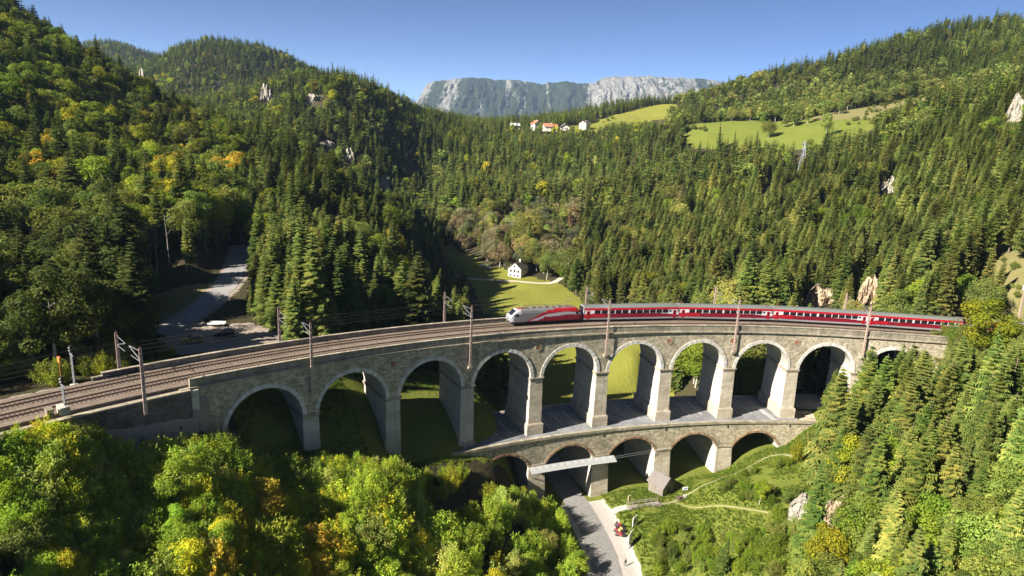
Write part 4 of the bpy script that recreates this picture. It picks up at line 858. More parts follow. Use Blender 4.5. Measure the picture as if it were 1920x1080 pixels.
mb = MB(); mb.box(0, 3.6, -.8, .8, .55, .65); mb.build('platform', [SIGNW], t)
for sy in (-.8, .8): mb = MB(); mb.box(.0, 3.6, sy - .04, sy + .04, .651, .95); mb.build('side_board', [SIGNW], t); mb = MB(); mb.bar((1.8, sy * 1.02, .3), (1.8, sy * 1.25, .3), .6, n=12); mb.build('wheel', [PT['under_black']], t)
mb = MB(); mb.bar((0, 0, .5), (-1.3, 0, .45), .1); mb.build('drawbar', [GALV], t)
for i, (px, py) in enumerate([(903, 500), (908, 501), (913, 502.5), (918, 504)]):
    h = hit(px, py); mb = MB(); mb.bar((-.65, 0, .6), (.65, 0, .6), 1.2, n=16); o = mb.build('hay_bale', [plain('white_wrap', (.85, .88, .80), .4, 0, .05)], None, loc=(h[0], h[1], h[2])); o.rotation_euler.z = .6; tag(o, ['leftmost white-wrapped bale', 'second white-wrapped bale from the left', 'third white-wrapped bale from the left', 'rightmost white-wrapped bale'][i] + ' in the valley meadow', 'hay bale', 'wrapped bales in the meadow')
h = hit(940, 533); mb = MB()
for i in range(7): mb.bar((i * .42 % 2.1, 0, .25 + .38 * (i // 5)), (i * .42 % 2.1, 3.2, .25 + .38 * (i // 5)), .4, n=8)
o = mb.build('log_pile', [WOODD], None, loc=h[:3]); o.rotation_euler.z = .9; tag(o, 'small dark log pile below the lane, left of the white house', 'log pile', None, 'stuff')
# catch canopy over the road, in front of the lower piers
sa, sb = KP(4) - 2.3, KP(5) + 3.6
can = empty('canopy', arc(sa, LR0 - 1, LSP(sa)), 0, 'long pale metal catch canopy across the road arch, held on the lower piers', 'canopy')
def cpart(mb, name, mats): mb.v = [(x - can.location.x, y - can.location.y, z - can.location.z) for x, y, z in mb.v]; return mb.build(name, mats, can)
SHM = plain('canopy_sheet', (.33, .335, .33), .55, 0, .15, 2); npn = 12
for i in range(npn):
    a, b = sa + (sb - sa) * i / npn, sa + (sb - sa) * (i + 1) / npn; mb = MB(); f = lambda q, r, z: arc(q, r, LSP(q) + z)
    mb.hexa([f(a + .03, LR0 - 2.1, -.55), f(b - .03, LR0 - 2.1, -.55), f(b - .03, LR0 - .25, .25), f(a + .03, LR0 - .25, .25), f(a + .03, LR0 - 2.1, -.49), f(b - .03, LR0 - 2.1, -.49), f(b - .03, LR0 - .25, .31), f(a + .03, LR0 - .25, .31)]); cpart(mb, 'panel', [SHM])
for q in (KP(4) - 1.6, KP(4) + 1.7, KP(5) - 1.7, KP(5) + 1.7):
    mb = MB(); mb.bar(arc(q, LR0 - 1.9, LSP(q) - .58), arc(q, LR0 - .3, LSP(q) - 2.2), .14); mb.bar(arc(q, LR0 - 2.0, LSP(q) - .62), arc(q, LR0 - .2, LSP(q) + .1), .12); cpart(mb, 'strut', [WOODD])
for dz in (0, .55): mb = MB(); mb.bar(arc(sb, LR0 - 1.0, LSP(sb) + dz - .2), arc(KP(6) + 1, LR0 - .4, LSP(KP(6)) + dz + .6), .05); cpart(mb, 'cable', [GALV])
# grey sheet gutter at the eighth pier and planked slab behind the viaduct
mb = MB(); mb.hexa([arc(KP(8) - 4.6, LR0 + .6, zl(KP(8)) + .02), arc(KP(8) - 3.2, LR0 + .6, zl(KP(8)) + .02), arc(KP(8) - 3.9, 6, zl(KP(8)) + .02), arc(KP(8) - 5.3, 6, zl(KP(8)) + .02), arc(KP(8) - 4.6, LR0 + .6, zl(KP(8)) + .14), arc(KP(8) - 3.2, LR0 + .6, zl(KP(8)) + .14), arc(KP(8) - 3.9, 6, zl(KP(8)) + .14), arc(KP(8) - 5.3, 6, zl(KP(8)) + .14)]); vpart(mb, 'gutter_sheet', [SHM])
for i in range(9): mb = MB(); q = KP(8) + 2.6; r = 5.6 + i * 1.0; mb.abox(q, q + 12.6, r, r + .93, lambda u: zl(KP(8)) - .15, lambda u: zl(KP(8)) + .12 + .06 * i, 3); vpart(mb, 'cover_plank', [SHEET])
# pylon and power lines
h = hit(1505, 300, 12)
if h:
    t = empty('pylon', (h[0], h[1], h[2]), .3, 'thin lattice power pylon among the trees of the right valley side', 'pylon'); H = 24; q = lambda z: 1.6 * (1 - z / H) + .25
    for sx in (-1, 1):
        for sy in (-1, 1): mb = MB(); mb.bar((sx * q(0), sy * q(0), 0), (sx * q(H), sy * q(H), H), .26); mb.build('leg', [GALV], t)
    mb = MB(); z = 0
    while z < H - 1.5:
        for s_ in (-1, 1): mb.bar((-q(z), s_ * q(z), z), (q(z + 2), s_ * q(z + 2), z + 2), .14); mb.bar((s_ * q(z), -q(z), z), (s_ * q(z + 2), q(z + 2), z + 2), .14)
        z += 2
    o = mb.build('bracing', [GALV], t); o['kind'] = 'stuff'
    for z in (15, 18.5, 22): mb = MB(); mb.bar((-4, 0, z), (4, 0, z), .25); mb.bar((-4, 0, z), (0, 0, z + 1.5), .14); mb.bar((4, 0, z), (0, 0, z + 1.5), .14); mb.build('crossarm', [GALV], t)
for (p, q_, lb) in [((-80, 66, 175), (335, 205, 330), 'upper pair'), ((-80, 92, 175), (335, 214, 330), 'second pair')]:
    mb = MB()
    for dy in (0, 7):
        a, b = at(p[0], p[1] + dy, p[2]), at(q_[0], q_[1] + dy * .6, q_[2]); prev = None
        for i in range(21): u = i / 20; c = a + (b - a) * u; c[2] -= 4 * 2.0 * u * (1 - u); (mb.bar(prev, tuple(c), .055, n=3) if prev else None); prev = tuple(c)
    o = mb.build('power_line', [GALV]); tag(o, lb + ' of thin power cables crossing in front of the left hillside', 'power line', None)
# wire fence on the slope at the right edge
ft = None
pts = [hit(x, y) for x, y in ((1884, 432), (1893, 446), (1905, 454), (1919, 461), (1935, 470))]; pts = [p for p in pts if p]
ft = empty('fence', pts[0][:3], 0, 'grey wire mesh fence high on the grassy slope at the right edge', 'fence')
for i, p in enumerate(pts):
    mb = MB(); q = Vector(p[:3]) - ft.location; mb.bar(q, q + Vector((0, 0, 2.4)), .12); mb.build('post', [GALV], ft)
    if i: mb = MB(); r = Vector(pts[i - 1][:3]) - ft.location; [mb.bar(r + Vector((0, 0, .15 + k * .2)), q + Vector((0, 0, .15 + k * .2)), .05, n=3) for k in range(11)]; o = mb.build('wire', [GALV], ft); o['kind'] = 'stuff'
# ------------------------------------------------------------------ rock outcrops
def rockmat(name, base, dark, sc_=.35):
    m = M(name); b = bsdf(m); P = pos(m); n1 = noise(m, sc_, 8, .65, P); n2 = noise(m, sc_ * 2.2, 6, .6, mapping(m, P, (1, 1, .35)))
    c = ramp(m, n1, [(.34, dark), (.5, base), (.7, tuple(min(1, x * 1.2) for x in base))]); c = mix(m, mth(m, 'MULTIPLY', ramp(m, n2, [(.5, (0, 0, 0)), (.62, (1, 1, 1))]), .6), c, tuple(x * .8 for x in dark)); L(m, c, b.inputs['Base Color']); b.inputs['Roughness'].default_value = .95; bump(m, n2, .9, 1.0); return m
LIME = rockmat('limestone', (.46, .42, .35), (.15, .14, .10), .8); EARTH = rockmat('bare_earth', (.42, .32, .22), (.20, .15, .09))
ROCKS = []
def rock(px, py, wpx, hpx, label, mat=None, lean=.35, seed=0, tall=1.0):
    h = hit(px, py + hpx * .5)
    if not h: return
    F = h[3]; W_ = wpx / FOC * F; H_ = hpx / FOC * F * 1.1; rg = np.random.default_rng(seed + int(px)); mb = MB(); n, k = 44, 34; d = np.array([h[0], h[1]]) / math.hypot(h[0], h[1]); nx, ny = d[1], -d[0]; pts = []
    for j in range(k + 1):
        v = j / k; row = []
        for i in range(n + 1):
            u = i / n * 2 - 1; edge = max(0, 1 - abs(u) ** 2.2); top = H_ * (edge ** .45) * (.72 + .9 * fbm(np.array(u * 2.3 + px), np.array(.5 + seed), 4)); zz = -H_ * .25 + (top + H_ * .25) * v
            dep = lean * zz + W_ * .10 * abs(u) ** 2 + float(fbm(np.array(u * 3.5 + px * 1.3), np.array(v * 2.6 + seed), 5)) * W_ * .55 + abs(float(fbm(np.array(u * 9 + px), np.array(v * 5 + seed + u * 3), 4))) * W_ * .35 - (1 if j == k else 0) * 0
            row.append((u * W_ / 2 * nx + d[0] * dep, u * W_ / 2 * ny + d[1] * dep, zz))
        pts.append(row)
    back = [(p[0] + d[0] * W_ * .6, p[1] + d[1] * W_ * .6, p[2] - H_ * .1) for p in pts[-1]]; pts.append(back); pts.append([(p[0], p[1], -H_ * .4) for p in back])
    for a, b in zip(pts[:-1], pts[1:]):
        for i in range(n): mb.quad(a[i], a[i + 1], b[i + 1], b[i])
    o = mb.build('rock_outcrop', [mat or LIME], None, loc=h[:3]); tag(o, label, 'rock', 'pale rock outcrops in the woods'); ROCKS.append((px, py, wpx, hpx, F)); return o
rock(788, 180, 62, 34, 'largest pale cliff, on the hill shoulder just left of the far mountain', lean=.2)
rock(498, 174, 24, 38, 'tall narrow white cliff high between two wooded hills at left')
rock(590, 184, 40, 18, 'low white cliff band right of the tall narrow one at left')
rock(267, 137, 11, 26, 'thin white rock needle at the far left hill foot')
rock(409, 158, 9, 14, 'tiny white rock patch in the middle of the far left hill')
rock(722, 338, 18, 40, 'pale rock strip in the dark wood left of the valley', seed=2)
rock(655, 290, 20, 26, 'pale broken crag in the wood, above the rock strip left of the valley', seed=3)
rock(612, 268, 36, 10, 'pale rock ledge above the yellow-green trees at left', seed=4)
rock(1668, 347, 36, 32, 'white crag among the pines of the right hillside', seed=5)
rock(1905, 200, 40, 62, 'grey-white cliff at the right edge, high above the train', seed=6)
rock(1440, 352, 16, 10, 'small rock patch left of the white crag on the right hillside', seed=7)
rock(1545, 555, 70, 34, 'pale sandy bank behind the third coach', EARTH, seed=8); rock(1636, 540, 56, 60, 'pinkish rock slide rising behind the mast of the fourth coach', EARTH, seed=9)
rock(1502, 958, 50, 40, 'pale broken rock face among the foreground trees at right', seed=10, lean=.7); rock(1570, 965, 60, 60, 'brown earth slip right of the pale rock face in the foreground', EARTH, seed=11, lean=.8)
# ------------------------------------------------------------------ far limestone mountain
def mountain():
    sk = [(560,235),(740,222),(790,190),(805,161),(830,153),(850,150),(880,147),(905,148),(930,153),(960,153),(985,155),(1010,159),(1040,157),(1060,155),(1085,159),(1108,158),(1122,149),(1150,145),(1180,147),(1200,146),(1230,148),(1260,149),(1300,151),(1335,155),(1380,160),(1450,170),(1560,190),(1700,214)]
    n, k = 760, 200; PX = np.linspace(560, 1700, n); sky_ = np.interp(PX, [p[0] for p in sk], [p[1] for p in sk]); F1 = 7400.0
    X = np.array([(at(px, 180, F1)[0]) for px in PX]); top = np.array([at(px, y, F1)[2] for px, y in zip(PX, sky_)]) + fbm(PX / 9, PX * 0 + 3, 4) * 26; V = np.linspace(0, 1, k)
    XX, VV = np.meshgrid(X, V); T = np.tile(top, (k, 1)); PXX = np.tile(PX, (k, 1)); base = -260.0
    rd = lambda f, s_: 1 - 2 * np.abs(fbm(XX / f + s_, VV * 900 / f + s_ * 2, 5)) * 2
    cliff = np.interp(PXX, [780, 830, 900, 1000, 1060, 1108, 1130, 1350], [.75, .75, .45, .35, .45, .6, .9, .9])
    prof = VV ** 1.0; ridge = fbm(XX / 210 + VV * 1.5, VV * 2.2, 6); ridge2 = np.abs(fbm(XX / 85 + 9 - VV * 2, VV * 4 + 3, 5))
    Yd = 5900 + (F1 - 5900) * (.75 * VV + .25 * VV ** 2) + (ridge * 620 + ridge2 * -420 - fbm(XX / 40, VV * 7, 4) * 130) * (1 - VV ** 8) * (.45 + .55 * VV)
    Z = base + (T - base) * np.interp(VV, [0, .35, .62, .8, 1], [0, .30, .58, .80, 1.0]) + fbm(XX / 60, VV * 9, 4) * 46 * (VV < .99) * np.clip(4 - 4 * VV, 0, 1) + fbm(XX / 26, VV * 0 + 5, 4) * 16 * (VV > .9)
    rock_ = cliff + fbm(XX / 120 + 40, VV * 2.2, 5) * 2.6 + (VV - .6) * .9 + np.where((PXX > 1025) & (PXX < 1125), (.72 - VV) * 2.0, 0); v = np.stack([XX, Yd, Z], -1).reshape(-1, 3)
    me = bpy.data.meshes.new('mountain_range'); i, j = np.meshgrid(np.arange(n - 1), np.arange(k - 1)); a = (j * n + i).ravel(); me.from_pydata(v.tolist(), [], np.stack([a, a + 1, a + n + 1, a + n], -1).tolist())
    # plateau and back
    at_ = me.attributes.new('rocky', 'FLOAT', 'POINT'); at_.data.foreach_set('value', rock_.ravel().astype(np.float32)); me.polygons.foreach_set('use_smooth', [True] * len(me.polygons))
    m = M('mountain'); b = bsdf(m); P = pos(m); rk = attr(m, 'rocky').outputs['Fac']; n1 = noise(m, .02, 10, .78, P); n2 = noise(m, .02, 10, .75, mapping(m, P, (1, 1, .4)))
    f = mth(m, 'MULTIPLY', mth(m, 'SUBTRACT', mth(m, 'ADD', rk, mth(m, 'MULTIPLY', mth(m, 'SUBTRACT', n2, .5), 2.2)), .86), 6, True)
    rc = ramp(m, n1, [(.36, (.09, .09, .085)), (.5, (.25, .24, .215)), (.62, (.40, .38, .34))]); gr = ramp(m, n1, [(.35, (.022, .032, .018)), (.6, (.04, .055, .025)), (.75, (.09, .10, .05))]); L(m, mix(m, f, gr, rc), b.inputs['Base Color']); b.inputs['Roughness'].default_value = 1; b.inputs['Specular IOR Level'].default_value = 0; bump(m, n2, 1, 45)
    me.materials.append(m); o = bpy.data.objects.new('mountain_range', me); COL.objects.link(o); o['kind'] = 'structure'
mountain()
# ------------------------------------------------------------------ trees
def leaf_mat(name, transl=.25, rough=.75, amp=.45):
    m = M(name); b = bsdf(m); t = attr(m, 'tint', 'INSTANCER').outputs['Vector']; r = attr(m, 'rnd').outputs['Fac']; oi = N(m, 'ObjectInfo').outputs['Random']
    g = mth(m, 'ADD', 1 - amp / 2, mth(m, 'MULTIPLY', r, amp)); g = mth(m, 'MULTIPLY', g, mth(m, 'ADD', .82, mth(m, 'MULTIPLY', oi, .36)))
    vm = N(m, 'VectorMath'); vm.operation = 'SCALE'; hv = N(m, 'CombineXYZ'); L(m, mth(m, 'ADD', .72, mth(m, 'MULTIPLY', r, .5)), hv.inputs[0]); hv.inputs[1].default_value = 1; hv.inputs[2].default_value = 1; hm = N(m, 'VectorMath'); hm.operation = 'MULTIPLY'; L(m, t, hm.inputs[0]); L(m, hv.outputs[0], hm.inputs[1]); L(m, hm.outputs[0], vm.inputs[0]); L(m, g, vm.inputs['Scale']); c = vm.outputs[0]
    L(m, c, b.inputs['Base Color']); b.inputs['Roughness'].default_value = rough; b.inputs['Specular IOR Level'].default_value = .12
    tr = N(m, 'BsdfTranslucent'); ms = N(m, 'MixShader'); ms.inputs[0].default_value = transl; v2 = N(m, 'VectorMath'); v2.operation = 'MULTIPLY'; L(m, c, v2.inputs[0]); v2.inputs[1].default_value = (1.25, 1.35, .7); L(m, v2.outputs[0], tr.inputs[0])
    L(m, b.outputs[0], ms.inputs[1]); L(m, tr.outputs[0], ms.inputs[2]); L(m, ms.outputs[0], m.node_tree.nodes['Material Output'].inputs[0]); return m
NEEDLE = leaf_mat('needles', .28, .8, .7); LEAF = leaf_mat('leaves', .38, .7, .6); TWIG = leaf_mat('bare_twigs', 0, .9, .5)
BARK = plain('bark', (.16, .12, .09), .95, 0, .4, 2); BARKP = plain('pale_bark', (.34, .31, .27), .95, 0, .35, 2)
def npmesh(name, V, F, R, mats, mi=None):
    me = bpy.data.meshes.new(name); V = np.asarray(V, np.float32); k = len(F[0]); F = np.asarray(F, np.int32)
    me.vertices.add(len(V)); me.vertices.foreach_set('co', V.ravel()); me.loops.add(F.size); me.loops.foreach_set('vertex_index', F.ravel()); me.polygons.add(len(F)); me.polygons.foreach_set('loop_start', (np.arange(len(F)) * k).astype(np.int32)); me.polygons.foreach_set('loop_total', np.full(len(F), k, np.int32))
    for m in mats: me.materials.append(m)
    if mi is not None: me.polygons.foreach_set('material_index', np.asarray(mi, np.int32))
    a = me.attributes.new('rnd', 'FLOAT', 'FACE'); a.data.foreach_set('value', np.asarray(R, np.float32)); me.update(calc_edges=True); return me
def spruce(seed, H=22.0, Rm=3.6, wh=36, nb=8, twigs=4, name='crown', base=.06, full=.8, asc=0.0, far=False):
    g = np.random.default_rng(seed); V = []; F = []; R = []
    def tri(a, b, c, r): n = len(V); V.extend([a, b, c]); F.append((n, n + 1, n + 2)); R.append(r)
    for w_ in range(wh):
        t = base + (1 - base) * ((w_ + g.random() * .6) / wh); z = H * t; env = Rm * (1 - t) ** full * (1.0 if t > base + .1 else .75) + .12
        for b in range(nb):
            az = 2 * math.pi * (b / nb + g.random() * .8 / nb) + w_ * 1.3; l = env * (.62 + .5 * g.random()); dr = -.42 * (1 - t) - .12 + asc + g.normal() * .1; d = np.array([math.cos(az), math.sin(az), 0]); s_ = np.array([-d[1], d[0], 0]); r = g.random()
            p0 = np.array([0, 0, z]) + d * .05; p1 = p0 + d * l * .55 + np.array([0, 0, dr * l * .55 + .06 * l]); p2 = p0 + d * l + np.array([0, 0, dr * l * 1.0 + .18 * l]); wd = l * (.20 if not far else .34) + .12
            tri(p0 - s_ * wd * .5, p0 + s_ * wd * .5, p1 + s_ * wd, r); tri(p0 - s_ * wd * .5, p1 + s_ * wd, p1 - s_ * wd, r); tri(p1 - s_ * wd, p1 + s_ * wd, p2, r)
            for k in range(twigs):
                u = .3 + .65 * (k + g.random() * .5) / twigs; q = p0 + (p2 - p0) * u; tl = l * .42 * (1.15 - u * .6)
                for sg in (-1, 1):
                    e = q + (s_ * sg * .85 + d * .45) * tl + np.array([0, 0, -tl * (.35 + .35 * g.random())]); tri(q - d * tl * .22, q + d * tl * .30, e, r * .6 + .4 * g.random())
                if not far: e = q + np.array([0, 0, -tl * .95]) + d * tl * .2; tri(q - d * tl * .3, q + d * tl * .3, e, r * .7)
    n = 7; rr = Rm * .22; cz = H * base
    for i in range(n): a, b = 2 * math.pi * i / n, 2 * math.pi * (i + 1) / n; tri((rr * math.cos(a), rr * math.sin(a), cz), (rr * math.cos(b), rr * math.sin(b), cz), (0, 0, H * 1.01), .2)
    return npmesh(name, V, F, R, [NEEDLE])
def trunk_mesh(H, r, mat, name='trunk', limbs=0, seed=0, lean=0.0):
    g = np.random.default_rng(seed); mb = MB(); pr = Vector((0, 0, -1.2)); k = 6
    for i in range(1, k + 1): q = Vector((lean * (i / k) ** 2 + g.normal() * .04 * H / 20, g.normal() * .04 * H / 20, H * i / k)); mb.bar(pr, q, 2 * r * (1 - .82 * (i - 1) / k), n=7, w2=2 * r * (1 - .82 * i / k)); pr = q
    for i in range(limbs): z = H * (.45 + .5 * g.random()); a = g.random() * 6.28; l = H * .12; mb.bar((0, 0, z), (math.cos(a) * l, math.sin(a) * l, z + l * .8), r * .6, n=5, w2=.05)
    return mb.mesh(name, [mat])
def broad(seed, H=14.0, Rc=4.6, lobes=16, leaves=3600, a=.34, z0=.25, name='crown', mat=None, upright=0.0, squash=1.0):
    g = np.random.default_rng(seed); C = []; zc_ = H * (z0 + 1) / 2; hz = H * (1 - z0) / 2
    for i in range(lobes):
        while True:
            p = g.uniform(-1, 1, 3)
            if np.linalg.norm(p) < 1: break
        p = p / max(np.linalg.norm(p), .25) * (.55 + .25 * g.random()) if i else np.array([0, 0, .72]); rr = g.uniform(.26, .44)
        C.append((p[0] * Rc, p[1] * Rc * squash, zc_ + p[2] * hz, rr * Rc, rr * Rc * g.uniform(.75, 1.15), g.random()))
    C.append((0, 0, zc_, Rc * .5, hz * .6, .4)); C = np.array(C); w_ = C[:, 3] ** 2; idx = g.choice(len(C), leaves, p=w_ / w_.sum()); c = C[idx]
    d = g.normal(size=(leaves, 3)); d[:, 2] += .25; d /= np.linalg.norm(d, axis=1)[:, None]; rad = (.72 + .36 * g.random(leaves)); P = np.stack([c[:, 0] + d[:, 0] * c[:, 3] * rad, c[:, 1] + d[:, 1] * c[:, 3] * rad, c[:, 2] + d[:, 2] * c[:, 4] * rad], -1)
    if upright: k = g.random(leaves) < .3; P[k, 2] += g.random(k.sum()) * upright
    nrm = d + g.normal(size=d.shape) * .55; nrm /= np.linalg.norm(nrm, axis=1)[:, None]; t1 = np.cross(nrm, g.normal(size=d.shape)); t1 /= np.linalg.norm(t1, axis=1)[:, None]; t2 = np.cross(nrm, t1)
    s_ = a * (.6 + .8 * g.random(leaves))[:, None]; V = np.stack([P - t1 * s_, P - t2 * s_ * .55 + nrm * s_ * .15, P + t1 * s_, P + t2 * s_ * .55 + nrm * s_ * .1], 1).reshape(-1, 3); F = np.arange(leaves * 4).reshape(-1, 4)
    return npmesh(name, V, F, .55 * c[:, 5] + .45 * g.random(leaves), [mat or LEAF])
def bush(seed, H=4.2, Rc=2.2, shoots=46, per=42, a=.16, name='foliage'):
    """upright leafy shoots fanning out from the ground"""
    g = np.random.default_rng(seed); V = []; R = []
    for i in range(shoots):
        az = g.random() * 6.283; o = math.sqrt(g.random()); hgt = H * (1 - .5 * o ** 2) * g.uniform(.75, 1.1); tip = np.array([math.cos(az) * Rc * o, math.sin(az) * Rc * o, hgt]); b0 = tip * np.array([.35, .35, 0]); r = g.random()
        u = g.uniform(.15, 1.0, per) ** .8; pth = b0 + (tip - b0) * u[:, None]; pth[:, :2] *= (.7 + .3 * u[:, None]); wd = .42 * (1.15 - u * .75); P = pth + g.normal(size=(per, 3)) * wd[:, None] * np.array([.75, .75, .6])
        nrm = g.normal(size=(per, 3)); nrm[:, 2] += .7; nrm /= np.linalg.norm(nrm, axis=1)[:, None]; t1 = np.cross(nrm, g.normal(size=(per, 3))); t1 /= np.linalg.norm(t1, axis=1)[:, None]; t2 = np.cross(nrm, t1); s_ = a * g.uniform(.6, 1.4, per)[:, None]
        V.append(np.stack([P - t1 * s_, P - t2 * s_ * .5, P + t1 * s_ * 1.2, P + t2 * s_ * .5], 1).reshape(-1, 3)); R += list(.6 * r + .4 * g.random(per))
    V = np.concatenate(V); return npmesh(name, V, np.arange(len(V)).reshape(-1, 4), R, [LEAF])
def bare(seed, H=11.0, Rc=3.6, n=420, name='crown'):
    g = np.random.default_rng(seed); V = []; F = []; R = []
    for i in range(n):
        az = g.random() * 6.28; z = H * g.uniform(.3, .75); o = g.random() ** .5 * Rc; b0 = np.array([math.cos(az) * o * .35, math.sin(az) * o * .35, z]); t = np.array([math.cos(az) * o, math.sin(az) * o, min(H, z + H * g.uniform(.12, .4))]); s_ = np.cross(t - b0, g.normal(size=3)); s_ = s_ / np.linalg.norm(s_) * .08
        k = len(V); V += [b0 - s_, b0 + s_, t]; F.append((k, k + 1, k + 2)); R.append(g.random())
    return npmesh(name, V, F, R, [TWIG])
SPR = [spruce(i, 22, r, 38, 8, 4, full=f, asc=a) for i, (r, f, a) in enumerate([(3.6, .74, 0), (4.1, .66, .05), (3.2, .82, -.08), (3.9, .56, .12)])]
PIN = [spruce(10 + i, 20, r, 30, 8, 5, full=.55, asc=.28, base=.22) for i, r in enumerate([3.6, 4.2, 3.3])]
BRO = [broad(20, 14, 4.6, 20, 7500, .21), broad(21, 14, 5.2, 30, 8500, .21, .2), broad(22, 15, 4.0, 18, 7000, .20, .3), broad(23, 13, 5.0, 34, 8000, .20, .22), broad(24, 14.5, 4.3, 24, 7500, .2, .18, squash=.8)]
BUS = [bush(30, per=80, a=.10), bush(31, 4.6, 1.9, 44, 80, .10), bush(32, 3.8, 2.5, 60, 80, .10), bush(33, 5.0, 2.1, 48, 84, .10)]
BAR = [bare(40), bare(41, 10, 4)]
TRS = trunk_mesh(20.5, .26, BARK); TRB = trunk_mesh(10, .24, BARKP, limbs=7, seed=4); TRT = trunk_mesh(20, .24, BARKP, seed=8, limbs=3); TRU = trunk_mesh(3.0, .07, BARK, 'stem', limbs=5, seed=2)
FS = [spruce(50 + i, 22, r, 13, 6, 2, far=True, full=f) for i, (r, f) in enumerate([(4.2, .7), (4.8, .6), (3.7, .75), (4.5, .5)])]
FP = [spruce(80 + i, 20, r, 11, 6, 3, far=True, full=.45, asc=.25, base=.15) for i, r in enumerate([4.2, 4.8, 3.8])]
FB = [broad(60 + i, 14, 4.6, 11, 420, .75) for i in range(4)]
def srcobj(me, name): return bpy.data.objects.new(name, me)
SRC = bpy.data.collections.new('forest_sources')
kinds = {}
for nm, lst in (('a_spruce_near', SPR), ('b_pine_near', PIN), ('c_broad_near', BRO), ('d_bush', BUS), ('e_bare', BAR), ('f_spruce_far', FS), ('g_broad_far', FB), ('h_pine_far', FP)):
    kinds[nm[2:]] = []
    for i, me in enumerate(lst): kinds[nm[2:]].append(len(SRC.objects)); SRC.objects.link(srcobj(me, '%s_%d' % (nm, i)))
order = sorted([o.name for o in SRC.objects]); names = [o.name for o in SRC.objects]; kinds = {k: [order.index(names[i]) for i in v] for k, v in kinds.items()}
def scatter(name, pts, kind, rot, scl, tint, label=None, cat=None, coll=None, tilt=None):
    me = bpy.data.meshes.new(name); me.vertices.add(len(pts)); me.vertices.foreach_set('co', np.asarray(pts, np.float32).ravel())
    def A(n, t, key, v): a = me.attributes.new(n, t, 'POINT'); a.data.foreach_set(key, np.asarray(v).ravel())
    A('kind_id', 'INT', 'value', np.asarray(kind, np.int32)); A('rot', 'FLOAT_VECTOR', 'vector', np.asarray(rot, np.float32)); A('scl', 'FLOAT_VECTOR', 'vector', np.asarray(scl, np.float32)); A('tint', 'FLOAT_VECTOR', 'vector', np.asarray(tint, np.float32))
    o = bpy.data.objects.new(name, me); COL.objects.link(o); o['kind'] = 'stuff'; tag(o, label, cat); ng = bpy.data.node_groups.new(name, 'GeometryNodeTree'); ng.interface.new_socket('Geometry', in_out='INPUT', socket_type='NodeSocketGeometry'); ng.interface.new_socket('Geometry', in_out='OUTPUT', socket_type='NodeSocketGeometry')
    n = ng.nodes; gi = n.new('NodeGroupInput'); go = n.new('NodeGroupOutput'); ci = n.new('GeometryNodeCollectionInfo'); ci.inputs[0].default_value = coll or SRC; ci.inputs['Separate Children'].default_value = True; ci.inputs['Reset Children'].default_value = True
    ip = n.new('GeometryNodeInstanceOnPoints'); ip.inputs['Pick Instance'].default_value = True
    def na(nm, t): q = n.new('GeometryNodeInputNamedAttribute'); q.data_type = t; q.inputs[0].default_value = nm; return q.outputs[0]
    mp = n.new('GeometryNodeMeshToPoints'); l = ng.links.new; l(gi.outputs[0], mp.inputs[0]); l(mp.outputs[0], ip.inputs['Points']); l(ci.outputs[0], ip.inputs['Instance']); l(na('kind_id', 'INT'), ip.inputs['Instance Index']); l(na('rot', 'FLOAT_VECTOR'), ip.inputs['Rotation']); l(na('scl', 'FLOAT_VECTOR'), ip.inputs['Scale']); l(ip.outputs[0], go.inputs[0])
    md = o.modifiers.new('scatter', 'NODES'); md.node_group = ng; return o
# --- where trees stand
def gen():
    out = []
    for f0, f1, sp in ((50, 170, 3.1), (170, 420, 4.0), (420, 800, 4.9), (800, 1500, 6.8), (1500, 2300, 11)):
        x = np.arange(-f1 * .95, f1 * .95, sp); y = np.arange(max(20, f0 * .6), f1 * 1.05, sp * .92); X, Y = np.meshgrid(x, y); X = X.ravel() + RNG.uniform(-.46, .46, X.size) * sp; Y = Y.ravel() + RNG.uniform(-.46, .46, Y.size) * sp; F = Y * .97
        m = (F >= f0) & (F < f1) & (np.abs(X) < Y * .86 + 12); out.append(np.stack([X[m], Y[m]], -1))
    bs = RNG.uniform(-122, -52, 1500); br = RNG.uniform(-26, -3.4, 1500); out.append(np.array([arc(a, b, 0)[:2] for a, b in zip(bs, br)]))
    P = np.concatenate(out); X, Y = P[:, 0], P[:, 1]; s, r = inv_arc(X, Y); Z = tz(X, Y); px, py, F = project(np.stack([X, Y, Z], -1)); ok = np.ones(len(X), bool)
    ok &= ~((s > -86) & (s < 90) & (r > -5.5) & (r < DEP + 5.5)); ok &= ~((s > -220) & (s < 260) & (r > -3.2) & (r < DEP + 3.6)); ok &= ~((s > 84) & (s < 97) & (r > -6) & (r < DEP + 4))
    for L_, d in ((ROAD, 6.5), (GRAVEL, 6.5), (LANE, 5.0)): dl, _ = poly_dist(X, Y, L_); ok &= dl > d
    dl, _ = poly_dist(X, Y, ROAD); ok &= ~((dl < 11.5) & (X > 18) & (Y < 150))
    for pl in (MEADOW, CLEAR_A, CLEAR_B, GRASSR, YARD): ok &= ~inpoly(X, Y, pl)
    ok &= ~(inpoly(X, Y, SLOPE) & (RNG.random(len(X)) < .93)); gl = inpoly(X, Y, GRASSL); ok &= ~(gl & (r > -9) & (r < DEP + 16))
    ok &= np.hypot(X - HOUSE[0], Y - HOUSE[1]) > 11
    ok &= ~((px > 255) & (px < 440) & (py > 470) & (py < 650) & (F > 150) & (F < 235) & (RNG.random(len(X)) < .93))
    ok &= ~((np.abs(X) < 60) & (Y > 180) & (Y < 200) & (s > -40) & (s < 55))
    ok &= ~((X < -70) & (Y < 112) & (r < DEP + 40) & (RNG.random(len(X)) < .8)); ok &= ~((X < -85) & (Y < 100))
    return X[ok], Y[ok]
